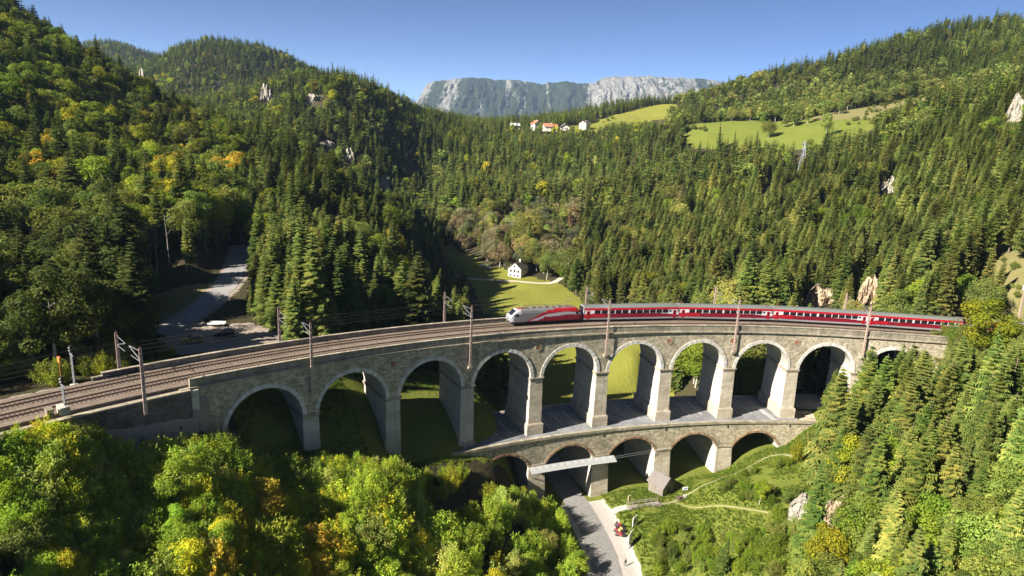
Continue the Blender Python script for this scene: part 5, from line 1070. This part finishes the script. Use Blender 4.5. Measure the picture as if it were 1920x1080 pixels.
X, Y = gen(); Z = tz(X, Y); s_, r_ = inv_arc(X, Y); PX, PY, FF = project(np.stack([X, Y, Z], -1)); n = len(X); rn = RNG.random(n); rn2 = RNG.random(n); big = fbm(X / 70, Y / 70, 3) + .5; big2 = fbm(X / 38 + 50, Y / 38, 3) + .5
# regions
roadx = np.interp(Y, [60, 126, 150], [24, 19.5, 14]); reg = np.full(n, 'far', object)
fgl = (r_ < 0) & (X < roadx) & (FF < 175); fgr = (r_ < 0) & ~fgl & (FF < 190); behl = (r_ > 0) & (X < 5) & (FF < 420); behr = (r_ > 0) & (X >= 5) & (FF < 520)
reg[behr] = 'behr'; reg[behl] = 'behl'; reg[fgr] = 'fgr'; reg[fgl] = 'fgl'
kd = np.full(n, 'spruce', object)
bl = behl & ((PX < 470) & (rn < .62) | (PX >= 470) & (rn < .30) & (big > .5)); kd[bl] = 'broad'
far_left = (reg == 'far') & (PX < 780); kd[far_left & (rn < .10 + .9 * np.clip(big - .55, 0, 1))] = 'broad'
kd[(reg == 'far') & (PX > 1250) & (PY > 150) & (PY < 280) & (rn < .45)] = 'broad'; kd[(reg == 'far') & (PX > 780) & (rn < .05)] = 'broad'
kd[behr & (rn < .07)] = 'broad'; kd[behr & (PX > 1000) & (rn > .25) & (rn < .78)] = 'pine'; kd[(reg == 'far') & (rn > .4) & (rn < .72)] = 'pine'; kd[behl & (rn > .80) & (rn < .9)] = 'pine'; kd[(PX > 840) & (PX < 1080) & (PY > 420) & (PY < 560) & (FF > 330) & (FF < 470) & (rn < .85)] = 'broad'
kd[behr & (s_ > -25) & (s_ < 60) & (r_ < 60) & (rn < .6)] = 'broad'
kd[fgl] = 'bush'; kd[fgl & ((PX < 260) | (PY > 1010)) & (rn < .25) & (r_ < -16)] = 'broad'
kd[fgr & (rn < .62)] = 'pine'; kd[fgr & (rn > .30) & (rn < .52)] = 'spruce'; kd[fgr & (rn > .80)] = 'broad'; kd[fgr & (X < 78) & (rn < .55)] = 'broad'
near_track = (np.abs(r_ - DEP / 2) < 15); kd[near_track & (s_ < -88)] = 'bush'
# heights
H = np.where(kd == 'spruce', RNG.normal(18, 4.4, n), np.where(kd == 'pine', RNG.normal(16, 3.8, n), np.where(kd == 'broad', RNG.normal(14.5, 2.6, n), RNG.normal(4.4, .9, n))))
H = np.where(fgl & (kd == 'broad'), RNG.normal(6.0, 1.0, n), H); H = np.where(fgr & (kd == 'broad'), RNG.normal(10, 2, n), H); H = np.where(reg == 'far', H * .80, H)
H = np.where(fgl & (kd == 'bush') & (r_ < -22), H * 1.25, H); edge = np.clip(1 - (rn2 < .12) * .45, .4, 1); H = np.clip(H * edge, 2.2, 30)
H = np.where(fgr & (X > 95) & (r_ > -30), np.minimum(H, 12), H); H = np.where(fgr & (X > 78) & (r_ > -14), np.minimum(H, 7), H)
H = np.where(fgl & (r_ > -10) & (s_ > -86), np.minimum(H, 4.2), H); H = np.where(fgl & (r_ > -11) & (s_ <= -86), RNG.uniform(4.2, 6.2, n), H)
H = np.where(behl & (PX > 770) & (FF > 230) & (FF < 430), H * .68, H)
# thinning: bushes stand apart, giving dark gaps
keep = np.ones(n, bool); keep &= ~(fgl & (rn2 > .86)); keep &= ~((kd == 'bush') & near_track & (rn2 > .8)); keep &= ~((kd == 'broad') & ~fgl & (rn2 > .86)); keep &= ~((reg == 'far') & (PX > 1480) & (PY > 190) & (PY < 250) & (FF > 500) & (FF < 640) & (rn2 > .25))
G_DK, G_MID, G_OL, G_BR, YEL, ORG, BRN, GRY = (.112, .138, .030), (.165, .192, .040), (.210, .222, .055), (.195, .240, .026), (.29, .28, .022), (.36, .25, .030), (.24, .17, .09), (.22, .20, .11)
TN = [G_DK, G_MID, G_OL, G_BR, YEL, ORG, BRN, GRY]; TNAME = ['dark green', 'deep green', 'olive green', 'fresh green', 'yellow', 'golden orange', 'brownish', 'grey']
ti = np.zeros(n, int); q = RNG.random(n)
sp_ = (kd == 'spruce') | (kd == 'pine'); ti[sp_] = np.where(q[sp_] < .45, 0, 1); rgt = sp_ & (PX > 860); ti[rgt] = np.where(q[rgt] < .22, 0, np.where(q[rgt] < .62, 1, 2)); fr_ = sp_ & fgr; ti[fr_] = np.where(q[fr_] < .04, 0, np.where(q[fr_] < .25, 1, 2)); ti[(kd == 'pine')] = np.where(q[kd == 'pine'] < .3, 1, 2)
b_ = kd == 'broad'; ti[b_] = np.where(q[b_] < .36, 3, np.where(q[b_] < .62, 2, np.where(q[b_] < .85, 1, np.where(q[b_] < .975, 4, 5)))); lf = b_ & behl & (PX < 520); ti[lf] = np.where(q[lf] < .36, 3, np.where(q[lf] < .74, 1, np.where(q[lf] < .96, 4, 5)))
dk_ = b_ & behl & (PX < 300) & (PY > 480); ti[dk_] = np.where(q[dk_] < .8, 1, 0); fl = b_ & fgl; ti[fl] = np.where(q[fl] < .66, 3, np.where(q[fl] < .86, 2, 4)); hs = b_ & (PX > 840) & (PX < 1080) & (PY > 420) & (FF > 330) & (FF < 470); ti[hs] = np.where(q[hs] < .5, 2, np.where(q[hs] < .8, 7, 6))  # broadleaf wood beside the yard takes darker tints that stand in for shade
fb = b_ & (reg == 'far') & (PX > 1200); ti[fb] = np.where(q[fb] < .55, 1, 2); u_ = kd == 'bush'; ti[u_] = np.where(q[u_] < .70, 3, np.where(q[u_] < .88, 2, 4)); ti[sp_ & (rn2 > .996) & ~fgr] = 6; ti[b_ & (PX > 1000) & (ti == 5)] = 2; ti[b_ & behr & (ti == 4) & (rn2 < .8)] = 2; ti[b_ & fgr & (ti == 4) & (rn2 < .6)] = 2; ti[b_ & fgr & (ti == 3) & (rn2 < .5)] = 1; oc = fgl & (PX > 400) & (PX < 640) & (PY > 960); ti[oc] = np.where(q[oc] < .12, 5, np.where(q[oc] < .5, 4, 3))
Xs, Ys, Zs, Hs, Ks, Ts = [list(v[keep]) for v in (X, Y, Z, H, kd, ti)]
# hand-placed trees: pixel of the crown top, height, kind, tint
HAND = []
for px, py, hh, k, t_, lb in [(262, 232, 20, 'broad', 4, 'large yellow-green beech with a long bare trunk above the gravel yard'), (375, 258, 19, 'broad', 4, 'yellow-topped beech right of the large one above the gravel yard'), (188, 150, 17, 'broad', 4, 'bright yellow tree high on the left hillside under the power cables'), (115, 315, 17, 'broad', 5, 'golden tree at the left, below the bright yellow one'), (478, 368, 15, 'broad', 5, 'golden-topped tree at the upper end of the gravel road'),
    (553, 395, 27, 'spruce', 2, 'tallest pale green spruce, right behind the far parapet left of the locomotive'), (590, 420, 25, 'spruce', 1, 'tall spruce right of the tallest one behind the far parapet'), (520, 430, 21, 'spruce', 2, 'slim spruce on the left of the tallest pair behind the far parapet'), (700, 440, 22, 'spruce', 0, 'dark spruce near the middle of the wood left of the locomotive'), (850, 548, 14, 'broad', 2, 'olive tree at the meadow edge left of the locomotive'), (800, 500, 18, 'spruce', 1, 'spruce behind the far-side mast left of the meadow'),
    (1073, 388, 24, 'spruce', 6, 'dead brown spruce standing alone in the green wood above the meadow'), (943, 420, 15, 'broad', 6, 'pinkish brown leafless-looking tree above the white valley house'), (1022, 490, 9, 'broad', 2, 'round olive tree right of the white valley house'), (1060, 492, 10, 'broad', 3, 'green round tree at the right end of the lane'), (855, 555, 12, 'spruce', 1, 'small spruce at the left meadow edge'),
    (1225, 355, 10, 'broad', 3, 'small bright green tree alone in the dark conifer wood, right of centre'), (845, 250, 13, 'broad', 4, 'small yellow tree in the wood under the largest cliff'), (876, 290, 11, 'broad', 4, 'small yellow-green tree below the other yellow one in the central wood'), (1445, 222, 16, 'broad', 1, 'big round dark tree standing into the right hill meadow'), (1555, 212, 18, 'broad', 2, 'tall olive tree at the lower edge of the right hill meadow'),
    (490, 895, 9, 'broad', 5, 'orange autumn tree in the lower left foreground'), (350, 1010, 8, 'broad', 4, 'yellow-orange tree at the bottom edge left of centre'), (325, 862, 9.5, 'broad', 3, 'tall pale green maple standing above the left foreground bushes'), (60, 738, 6, 'broad', 5, 'thin orange-yellow young tree beside the tracks at far left'), (1600, 815, 15, 'broad', 4, 'yellow-green tree on the right foreground slope'), (1570, 690, 14, 'spruce', 1, 'small dark spruce in front of the ninth pier'), (1640, 655, 18, 'spruce', 1, 'tall spruce covering the tenth arch'), (1430, 900, 6, 'broad', 4, 'small yellow tree beside the footpath'), (1545, 860, 22, 'spruce', 0, 'tall blue-green spruce beside the pale foreground rocks'), (1700, 640, 18, 'spruce', 1, 'spruce in front of the right end of the viaduct'), (1360, 1000, 9, 'spruce', 0, 'dark young spruce at the bottom edge right of the road'),
    (1915, 50, 16, 'spruce', 0, 'dark spruce on the skyline at the right edge'), (655, 110, 17, 'spruce', 0, 'dark spruce on the middle hill top left')]:
    h = hit(px, py, hh, 85)
    if h:
        Xs.append(h[0]); Ys.append(h[1]); Zs.append(h[2]); Hs.append(hh); Ks.append(k); Ts.append(t_); HAND.append((len(Xs) - 1, lb))
_b = Fs(1845, -6.5); _p = arc(_b[2], -6.5, 0); _g = float(tz(np.array([_p[0]]), np.array([_p[1]]))[0]); YT = len(Xs)
for _dx, _dy, _hh, _lb in ((0, 0, float(at(1850, 556, _b[1])[2]) - _g, 'yellow tree in front of the train at the right edge'), (6, -1, float(at(1895, 590, _b[1])[2]) - _g, 'yellow-green tree right of the yellow one in front of the train')):
    Xs.append(_p[0] + _dx); Ys.append(_p[1] + _dy); Zs.append(_g - .5); Hs.append(_hh); Ks.append('broad'); Ts.append(4 if _dx == 0 else 3); HAND.append((len(Xs) - 1, _lb))
# shrubs on the grass right of the road and on the rocky slope
def clump(pxs, nn, hh, k='bush', t_=(3, 2)):
    poly = [(x, y) for x, y in pxs]; x0, x1 = min(p[0] for p in poly), max(p[0] for p in poly); y0, y1 = min(p[1] for p in poly), max(p[1] for p in poly); c = 0
    for _ in range(nn * 6):
        a, b = random.uniform(x0, x1), random.uniform(y0, y1)
        if not inpoly(np.array([a]), np.array([b]), poly)[0]: continue
        h = hit(a, b)
        if h and any(poly_dist(np.array([h[0]]), np.array([h[1]]), [(p[0], p[1], 0) for p in P_])[0][0] < w_ / 2 + 1.6 for P_, w_ in PATHS if len(P_) > 1): continue
        if h: Xs.append(h[0]); Ys.append(h[1]); Zs.append(h[2]); Hs.append(hh * random.uniform(.6, 1.25)); Ks.append(k); Ts.append(random.choice(t_)); c += 1
        if c >= nn: break
clump([(1330, 925), (1400, 890), (1450, 868), (1510, 870), (1500, 930), (1430, 945), (1340, 945)], 60, 2.3); clump([(1190, 1000), (1230, 985), (1330, 1010), (1440, 1000), (1480, 1079), (1200, 1079)], 75, 2.9, t_=(3, 3, 2)); clump([(1440, 950), (1500, 930), (1500, 1010), (1420, 1040)], 26, 3.0)
clump([(1840, 520), (1905, 470), (1919, 500), (1919, 560), (1850, 600)], 22, 1.6, t_=(1, 2)); clump([(1480, 860), (1530, 815), (1560, 900), (1500, 930)], 26, 4.5, t_=(3, 4, 2)); clump([(0, 650), (140, 630), (150, 690), (0, 720)], 45, 3.2); clump([(235, 680), (340, 655), (345, 668), (240, 700)], 20, 2.0, t_=(3, 4)); clump([(170, 640), (220, 630), (215, 680), (180, 690)], 10, 3.0, t_=(2, 6))
clump([(1100, 560), (1260, 560), (1300, 575), (1100, 590)], 26, 5.5, t_=(3, 2, 3)); clump([(862, 560), (900, 590), (930, 600), (880, 606)], 10, 3.0); clump([(1415, 236), (1440, 212), (1500, 198), (1560, 192), (1600, 205), (1560, 224), (1470, 243)], 60, 13, 'broad', (1, 1, 2)); clump([(1585, 236), (1640, 198), (1730, 180), (1710, 208), (1650, 236)], 60, 3.2, 'bush', (1, 2)); clump([(1280, 240), (1330, 236), (1330, 246), (1285, 250)], 8, 4, 'bush', (1, 2)); clump([(1060, 238), (1110, 224), (1180, 205), (1120, 240)], 8, 4, 'bush', (1, 2)); clump([(1725, 655), (1790, 642), (1919, 640), (1919, 700), (1740, 700)], 60, 5.0, 'bush', (3, 2, 2)); clump([(1760, 640), (1919, 632), (1919, 650), (1770, 655)], 26, 3.2, 'bush', (3, 4, 2)); clump([(1220, 470), (1240, 480), (1240, 500), (1220, 490)], 0, 3)
for px, py, hh in [(845, 478, 9), (858, 485, 9), (830, 495, 8), (850, 500, 7), (700, 380, 12), (905, 440, 11), (975, 440, 11), (1090, 500, 9), (1040, 470, 10), (760, 400, 12), (800, 395, 12), (825, 400, 11)]:
    h = hit(px, py, hh * .5)
    if h: Xs.append(h[0]); Ys.append(h[1]); Zs.append(h[2]); Hs.append(hh); Ks.append('bare'); Ts.append(7)
X, Y, Z, H, T = [np.array(v, float) for v in (Xs, Ys, Zs, Hs, Ts)]; T = T.astype(int)
_px, _py, _f = project(np.stack([X, Y, Z + H], -1)); _lim = np.interp(_px, [-200, 0, 160, 260, 400, 500, 620, 760, 860, 960, 1010, 1060, 1100], [805, 795, 782, 768, 800, 835, 855, 872, 872, 905, 930, 950, 1000]) + RNG.normal(0, 7, len(X))
_l2 = np.interp(_px, [1460, 1540, 1580, 1640, 1680, 1720, 1760, 1860, 1919], [810, 720, 676, 645, 636, 628, 618, 606, 600]); _rg = (_f < 195) & (X >= 24) & (inv_arc(X, Y)[1] < 0) & (_px > 1460) & (_py < _l2); _rg[YT:YT + 2] = False; H = np.where(_rg, H - (_l2 - _py) * _f / FOC * 1.04, H)
_fg = (_f < 175) & (X < np.interp(Y, [60, 126, 150], [24, 19.5, 14])) & (inv_arc(X, Y)[1] < 0); H = np.where(_fg & (_py < _lim), H - (_lim - _py) * _f / FOC * 1.05, H); K = np.array(Ks, object); n = len(X); hand = dict(HAND)
# take trees away that would hide a landmark (rocks, pylon, houses, boards, the yard)
ZT = Z + H; ax, ay, aF = project(np.stack([X, Y, Z + H * .95], -1)); bx, by, _ = project(np.stack([X, Y, Z + H * .1], -1)); rw = np.where(K == 'spruce', 3.0, np.where(K == 'bush', 1.8, 4.0)) * H / np.where(K == 'spruce', 22, np.where(K == 'bush', 4, np.where(K == 'pine', 20, 14))) / aF * FOC
kill = (H < 1.4)
def clear(x0, y0, x1, y1, Fmax):
    global kill; kill |= (ax + rw * .7 > x0) & (ax - rw * .7 < x1) & (ay < y1) & (by > y0) & (aF < Fmax)
for px, py, w_, h_, F in ROCKS: clear(px - w_ * .42, py - h_ * .45, px + w_ * .42, py + h_ * .38, F + 6)
for b in [(955, 492, 995, 520, 352), (1497, 262, 1512, 292, 520), (1002, 222, 1030, 243, 790), (1050, 234, 1068, 240, 800), (1084, 228, 1102, 238, 800), (330, 600, 430, 645, 165), (1240, 895, 1300, 935, 175), (900, 495, 922, 506, 350), (1190, 635, 1480, 840, 172), (1010, 690, 1530, 900, 160),  (1000, 610, 1262, 790, 225), (1500, 735, 1560, 790, 200), (880, 530, 1060, 600, 345), (1170, 930, 1240, 960, 170), (1100, 940, 1215, 1079, 160), (960, 560, 1700, 600, 190), (350, 590, 960, 640, 135), (1540, 640, 1580, 680, 160), (950, 485, 1000, 525, 352), (838, 458, 900, 500, 400), (385, 485, 462, 600, 200), (300, 560, 430, 640, 150), (1075, 222, 1130, 236, 815), (1120, 206, 1250, 226, 870), (1285, 232, 1345, 258, 610), (1440, 236, 1540, 262, 560), (1560, 215, 1640, 240, 540), (940, 228, 975, 236, 800), (285, 440, 300, 520, 182)]: clear(*b)
for i in hand: kill[i] = False
# hidden behind terrain?
vis = np.ones(n, bool); top = np.stack([X, Y, Z + H], -1)
for u in np.linspace(.1, .97, 34): q = CAM + (top - CAM) * u; vis &= q[:, 2] > tz(q[:, 0], q[:, 1]) - 1.0
on = (ax > -60) & (ax < 1980) & (by > -40) & (ay < 1120); kill |= ~vis & (aF > 350); kill |= (ax < -250) | (ax > 2170) | (by < -200)
# how much of each tree shows: paint far to near into a small id buffer
sel = np.where(~kill)[0]; o_ = sel[np.argsort(-aF[sel])]; buf = np.full((540, 960), -1, np.int32)
for i in o_:
    if not on[i]: continue
    y0, y1 = int(ay[i] / 2), int(by[i] / 2); x = ax[i] / 2; w_ = max(.5, rw[i] / 2)
    if K[i] == 'spruce' and y1 - y0 > 6:
        for a, b, k in ((0, .4, .35), (.4, 1, .75)): buf[max(0, int(y0 + (y1 - y0) * a)):max(0, int(y0 + (y1 - y0) * b)) + 1, max(0, int(x - w_ * k)):max(0, int(x + w_ * k)) + 1] = i
    else: buf[max(0, y0):max(0, y1) + 1, max(0, int(x - w_ * .75)):max(0, int(x + w_ * .75)) + 1] = i
cnt = np.bincount(buf[buf >= 0], minlength=n)
indiv = np.zeros(n, bool); fam = {'spruce': ('spruce',), 'pine': ('pine',), 'broad': ('broad',), 'bush': ('bush',), 'bare': ('bare',)}
for f_, lim in (('spruce', 285), ('pine', 200), ('broad', 285), ('bush', 285), ('bare', 40)):
    m = np.where((K == f_) & ~kill & on & (cnt > 3))[0]; m = m[np.argsort(-cnt[m] - 1e6 * np.isin(m, list(hand)))][:lim]; indiv[m] = True
rz = RNG.random(n) * 6.28; wv = RNG.uniform(.85, 1.45, n); wv = np.where((K == 'bush') & (aF < 180), wv * .74, wv); hb = {'spruce': 22., 'pine': 20., 'broad': 14., 'bush': 3.9, 'bare': 11.}; sc3 = np.array([H[i] / hb[K[i]] for i in range(n)]); tv = np.array(TN)[T] * RNG.uniform(.72, 1.28, (n, 1)) * (1 + np.where((X < 24) & (aF < 185), .15, .9) * fbm(X / 45, Y / 45, 3))[:, None] * np.stack([RNG.uniform(.86, 1.12, n), np.ones(n), np.ones(n)], -1); tilt = RNG.normal(0, .035, (n, 2))
LAND = [(262,245,'the large yellow-green beech'),(375,270,'the yellow-topped beech'),(188,170,'the bright yellow hillside tree'),(115,335,'the golden tree at left'),(478,400,'the golden tree by the gravel road'),(350,635,'the ochre car'),(418,625,'the black car'),(285,520,'the bare pale trunks'),(553,500,'the tallest pale spruce'),(575,600,'the first near-side mast pair'),(842,570,'the far-side mast left of the train'),(700,520,'the dark middle spruce'),
 (975,508,'the white valley house'),(912,500,'the white bales'),(1073,440,'the dead brown spruce'),(943,440,'the pinkish brown tree'),(1022,505,'the round olive tree'),(860,475,'the narrow end of the meadow'),(1000,590,'the locomotive'),(1180,575,'the first coach'),(1360,575,'the second coach'),(1540,580,'the third coach'),(1636,540,'the pinkish rock slide'),(1545,555,'the sandy bank'),(1850,570,'the yellow tree before the train'),(1905,450,'the wire fence'),(1880,510,'the grassy slope at right'),
 (1668,347,'the white crag'),(1905,200,'the right edge cliff'),(1505,290,'the power pylon'),(1555,230,'the olive meadow-edge tree'),(1445,235,'the big round meadow tree'),(1225,365,'the lone bright green tree'),(1440,352,'the small rock patch'),(722,338,'the pale rock strip'),(655,290,'the broken crag'),(612,268,'the pale rock ledge'),(590,184,'the low white cliff band'),(498,174,'the tall narrow cliff'),(409,158,'the tiny rock patch'),(267,137,'the thin rock needle'),(788,180,'the largest pale cliff'),(1040,235,'the saddle village'),(1150,215,'the central hill meadow'),(1650,200,'the upper right meadow'),(845,255,'the small yellow tree'),(876,300,'the lower small yellow tree'),
 (100,690,'the hedge beyond the tracks'),(122,720,'the orange signal'),(222,650,'the far mast at left'),(265,715,'the mast at the dark wall'),(380,760,'the left end of the dark wall'),(500,820,'the first arch'),(660,840,'the second arch'),(800,860,'the third arch'),(940,880,'the lowest left arch'),(490,960,'the orange autumn tree'),(350,1040,'the bottom yellow-orange tree'),(325,900,'the pale green maple'),(60,770,'the thin young tree by the tracks'),(60,950,'the lower left corner'),(200,850,'the slope under the retaining wall'),(700,980,'the middle of the left foreground slope'),(900,1000,'the bushes left of the road bend'),(1080,1000,'the left edge of the road'),
 (1255,915,'the grey hut'),(1205,948,'the footbridge'),(1187,978,'the information board'),(1178,1012,'the large white board'),(1430,900,'the footpath'),(1500,958,'the pale rock face'),(1570,965,'the earth slip'),(1545,880,'the tall blue-green spruce'),(1600,840,'the yellow-green slope tree'),(1640,690,'the tenth arch'),(1570,720,'the ninth pier'),(1700,680,'the right end of the viaduct'),(1360,1030,'the bottom young spruce'),(1800,720,'the slope below the last coaches'),(1750,880,'the middle of the right foreground wood'),(1900,1000,'the lower right corner'),(1650,1040,'the bottom edge, right of the earth slip'),(1300,1000,'the bushes below the hut'),
 (60,60,'the top left skyline'),(60,480,'the left picture edge'),(200,420,'the deep wood at left'),(180,560,'the shady wood beside the yard'),(330,330,'the wood between the two beeches'),(420,220,'the crest of the left hill'),(560,300,'the bright wood right of the left hill'),(640,420,'the wood between road and valley'),(700,230,'the flank of the middle hill'),(850,350,'the dark valley gap'),(1000,320,'the centre of the valley wood'),(1130,480,'the foot of the right slope'),(1300,470,'the right slope above the first coaches'),(1450,460,'the right slope above the third coach'),(1350,300,'the crest below the right meadow'),(1750,450,'the wood right of the rock slide'),(1800,300,'the upper right hillside'),(1760,550,'the wood edge behind the fourth coach')]
_LP = np.array([(a, b) for a, b, _ in LAND], float)
def near_landmark(i):
    x, y = ax[i], (ay[i] + by[i]) / 2; d = np.hypot(_LP[:, 0] - x, _LP[:, 1] - y); j = int(np.argmin(d)); dx, dy = x - _LP[j, 0], y - _LP[j, 1]; dist = d[j]
    w_ = 'close ' if dist < 30 else 'well ' if dist > 85 else ''
    if abs(dx) > 2.2 * abs(dy): q_ = 'right of' if dx > 0 else 'left of'
    elif abs(dy) > 2.2 * abs(dx): q_ = 'above' if dy < 0 else 'below'
    else: q_ = ('upper ' if dy < 0 else 'lower ') + ('right of' if dx > 0 else 'left of')
    return w_ + q_ + ' ' + LAND[j][2]
s3, r3 = inv_arc(X, Y); tv = tv * np.where((r3 < 0) & (X < 22) & (aF < 180), 1.6, 1.0)[:, None]; tv = tv * np.where((K == 'bush') & (r3 < 0) & (X < 22), RNG.uniform(.72, 1.3, n), 1.0)[:, None]; tv = tv * np.where((r3 < 0) & (X > 24) & (aF < 190), 1, 0)[:, None] * np.array([[.98, 1.06, .95]]) + tv * np.where((r3 < 0) & (X > 24) & (aF < 190), 0, 1)[:, None]; tv = tv * np.where((r3 > 12) & (ax < 330) & (by > 480) & (aF < 240) & (K != 'bush') & (T < 3), .6, 1.0)[:, None]; VAR = {'spruce': SPR, 'pine': PIN, 'broad': BRO, 'bush': BUS, 'bare': BAR}; NM = {'spruce': ('spruce_tree', 'spruce'), 'pine': ('pine_tree', 'pine'), 'broad': ('broadleaf_tree', 'broadleaf tree'), 'bush': ('shrub', 'shrub'), 'bare': ('bare_tree', 'bare tree')}  # leaf colour of the left wood is darkened to paint in its shade
for i in np.where(indiv)[0]:
    k = K[i]; nm, ct = NM[k]; rg = near_landmark(i); h_ = H[i]; me = VAR[k][i % len(VAR[k])]
    size = {'spruce': ('short', 'tall', 17.5, 22), 'pine': ('short', 'tall', 14.5, 18), 'broad': ('small', 'large', 9, 15), 'bush': ('low', 'tall', 3, 4.5), 'bare': ('small', 'tall', 9, 11)}[k]; sz = size[0] if h_ < size[2] else size[1] if h_ > size[3] else 'medium'
    wd = 'slim ' if wv[i] < 1.06 else 'wide ' if wv[i] > 1.25 else ''; lb = hand.get(i) or '%s %s%s %s %s' % (sz, wd, TNAME[T[i]] if k != 'bare' else 'grey leafless', ct if k != 'bare' else 'tree', rg)
    if len(lb.split()) > 16: lb = lb.replace('well ', '').replace('close ', '')
    if len(lb.split()) > 16: lb = lb.replace('slim ', '').replace('wide ', '')
    t = bpy.data.objects.new(nm, None); COL.objects.link(t); t.location = (X[i], Y[i], Z[i] - .15); t.rotation_euler = (tilt[i, 0], tilt[i, 1], rz[i]); t.scale = (sc3[i] * wv[i], sc3[i] * wv[i], sc3[i]); t['label'] = lb; t['category'] = 'tree' if k != 'bush' else 'shrub'
    if i not in hand: t['group'] = lb.split(' ', 1)[1] if 0 else '%ss near %s' % (ct, rg.split(' the ', 1)[1] if ' the ' in rg else rg)
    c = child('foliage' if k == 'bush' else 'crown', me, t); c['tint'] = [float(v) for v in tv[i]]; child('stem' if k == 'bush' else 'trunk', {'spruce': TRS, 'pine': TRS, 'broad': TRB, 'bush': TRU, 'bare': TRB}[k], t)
rest = np.where(~indiv & ~kill)[0]
def src_kind(i):
    k = K[i]; F = aF[i]
    if k == 'spruce' and F > 430: return kinds['spruce_far'][i % 4]
    if k == 'pine' and F > 430: return kinds['pine_far'][i % 3]
    if k == 'broad' and F > 430: return kinds['broad_far'][i % 4]
    return {'spruce': kinds['spruce_near'], 'pine': kinds['pine_near'], 'broad': kinds['broad_near'], 'bush': kinds['bush'], 'bare': kinds['bare']}[k][i % len(VAR[k])]
for nm, ks, lb in (('conifer_forest', ('spruce', 'pine'), None), ('broadleaf_forest', ('broad', 'bare'), None), ('undergrowth', ('bush',), None)):
    m = np.array([i for i in rest if K[i] in ks])
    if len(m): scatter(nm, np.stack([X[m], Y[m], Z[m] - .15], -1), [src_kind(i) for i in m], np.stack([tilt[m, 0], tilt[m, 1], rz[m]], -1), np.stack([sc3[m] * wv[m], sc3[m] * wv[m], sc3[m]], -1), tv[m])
print('TREES', n, 'kept', (~kill).sum(), 'individual', indiv.sum(), {k: int((indiv & (K == k)).sum()) for k in hb}, 'rest', len(rest))
# bare trunks under the big beeches
for px, py, hh in [(285, 533, 17), (262, 500, 14), (318, 495, 14), (350, 512, 13), (387, 470, 13), (408, 468, 13), (296, 522, 15)]:
    h = hit(px, py); o = bpy.data.objects.new('tree_trunk', TRT); COL.objects.link(o); o.location = h[:3]; o.scale = (.8, .8, hh / 20); o.rotation_euler = (0, .03, px); tag(o, 'pale bare trunk rising from the dark wood floor above the gravel yard', 'tree trunk', 'pale trunks above the gravel yard')
# ------------------------------------------------------------------ grass tufts and low plants
TUFC = bpy.data.collections.new('tuft_sources')
for i in range(3):
    g = np.random.default_rng(90 + i); nn = 26; V = []; Fc = []
    for k in range(nn): a = g.random() * 6.28; o2 = g.random() * .35; b = np.array([math.cos(a) * o2, math.sin(a) * o2, 0]); t_ = b + np.array([math.cos(a) * .2, math.sin(a) * .2, g.uniform(.2, .5)]); s2 = np.array([-math.sin(a), math.cos(a), 0]) * .07; V += [b - s2, b + s2, t_]; Fc.append((3 * k, 3 * k + 1, 3 * k + 2))
    TUFC.objects.link(srcobj(npmesh('tuft', V, Fc, g.random(nn), [LEAF]), 'tuft_%d' % i))
ux = RNG.uniform(-60, 100, 90000); uy = RNG.uniform(85, 190, 90000); s2, r2 = inv_arc(ux, uy); pn = fbm(ux / 5, uy / 5, 3) + .5; dl, _ = poly_dist(ux, uy, ROAD)
gm = (inpoly(ux, uy, GRASSR) | inpoly(ux, uy, GRASSL)) & (dl > np.where(ux > 12, 7.2, 5)) & (pn > .35) & ~((r2 > -3.4) & (r2 < DEP + 3.4) & (s2 > KP(3) - 24) & (s2 < KP(8) + 14)); 
for pth_, w_ in PATHS:
    dd, _ = poly_dist(ux, uy, [(p[0], p[1], 0) for p in pth_]); gm &= dd > w_ / 2 + .45
ux, uy, pn_ = ux[gm], uy[gm], pn[gm]; nn = len(ux); sc2 = RNG.uniform(.4, 1.1, nn) * (.4 + pn_); tt = np.where(RNG.random((nn, 1)) < .6, np.array([[.11, .17, .018]]), np.array([[.17, .20, .03]])) * RNG.uniform(.75, 1.25, (nn, 1))
scatter('grass', np.stack([ux, uy, tz(ux, uy)], -1), RNG.integers(0, 3, nn), np.stack([0 * ux, 0 * ux, RNG.random(nn) * 6], -1), np.stack([sc2, sc2, sc2 * .8], -1), tt, coll=TUFC)

# ------------------------------------------------------------------ haze
def haze():
    mb = MB(); mb.box(-9500, 9500, -300, 15500, -330, 640); o = mb.build('haze', []); o['kind'] = 'stuff'; m = M('haze'); nt_ = m.node_tree; nt_.nodes.remove(bsdf(m)); v = N(m, 'VolumePrincipled'); v.inputs['Color'].default_value = (.50, .70, 1, 1); v.inputs['Density'].default_value = 4.2e-5; v.inputs['Anisotropy'].default_value = .1
    L(m, v.outputs[0], nt_.nodes['Material Output'].inputs['Volume']); o.data.materials.append(m); m.volume_intersection_method if 0 else None
haze()
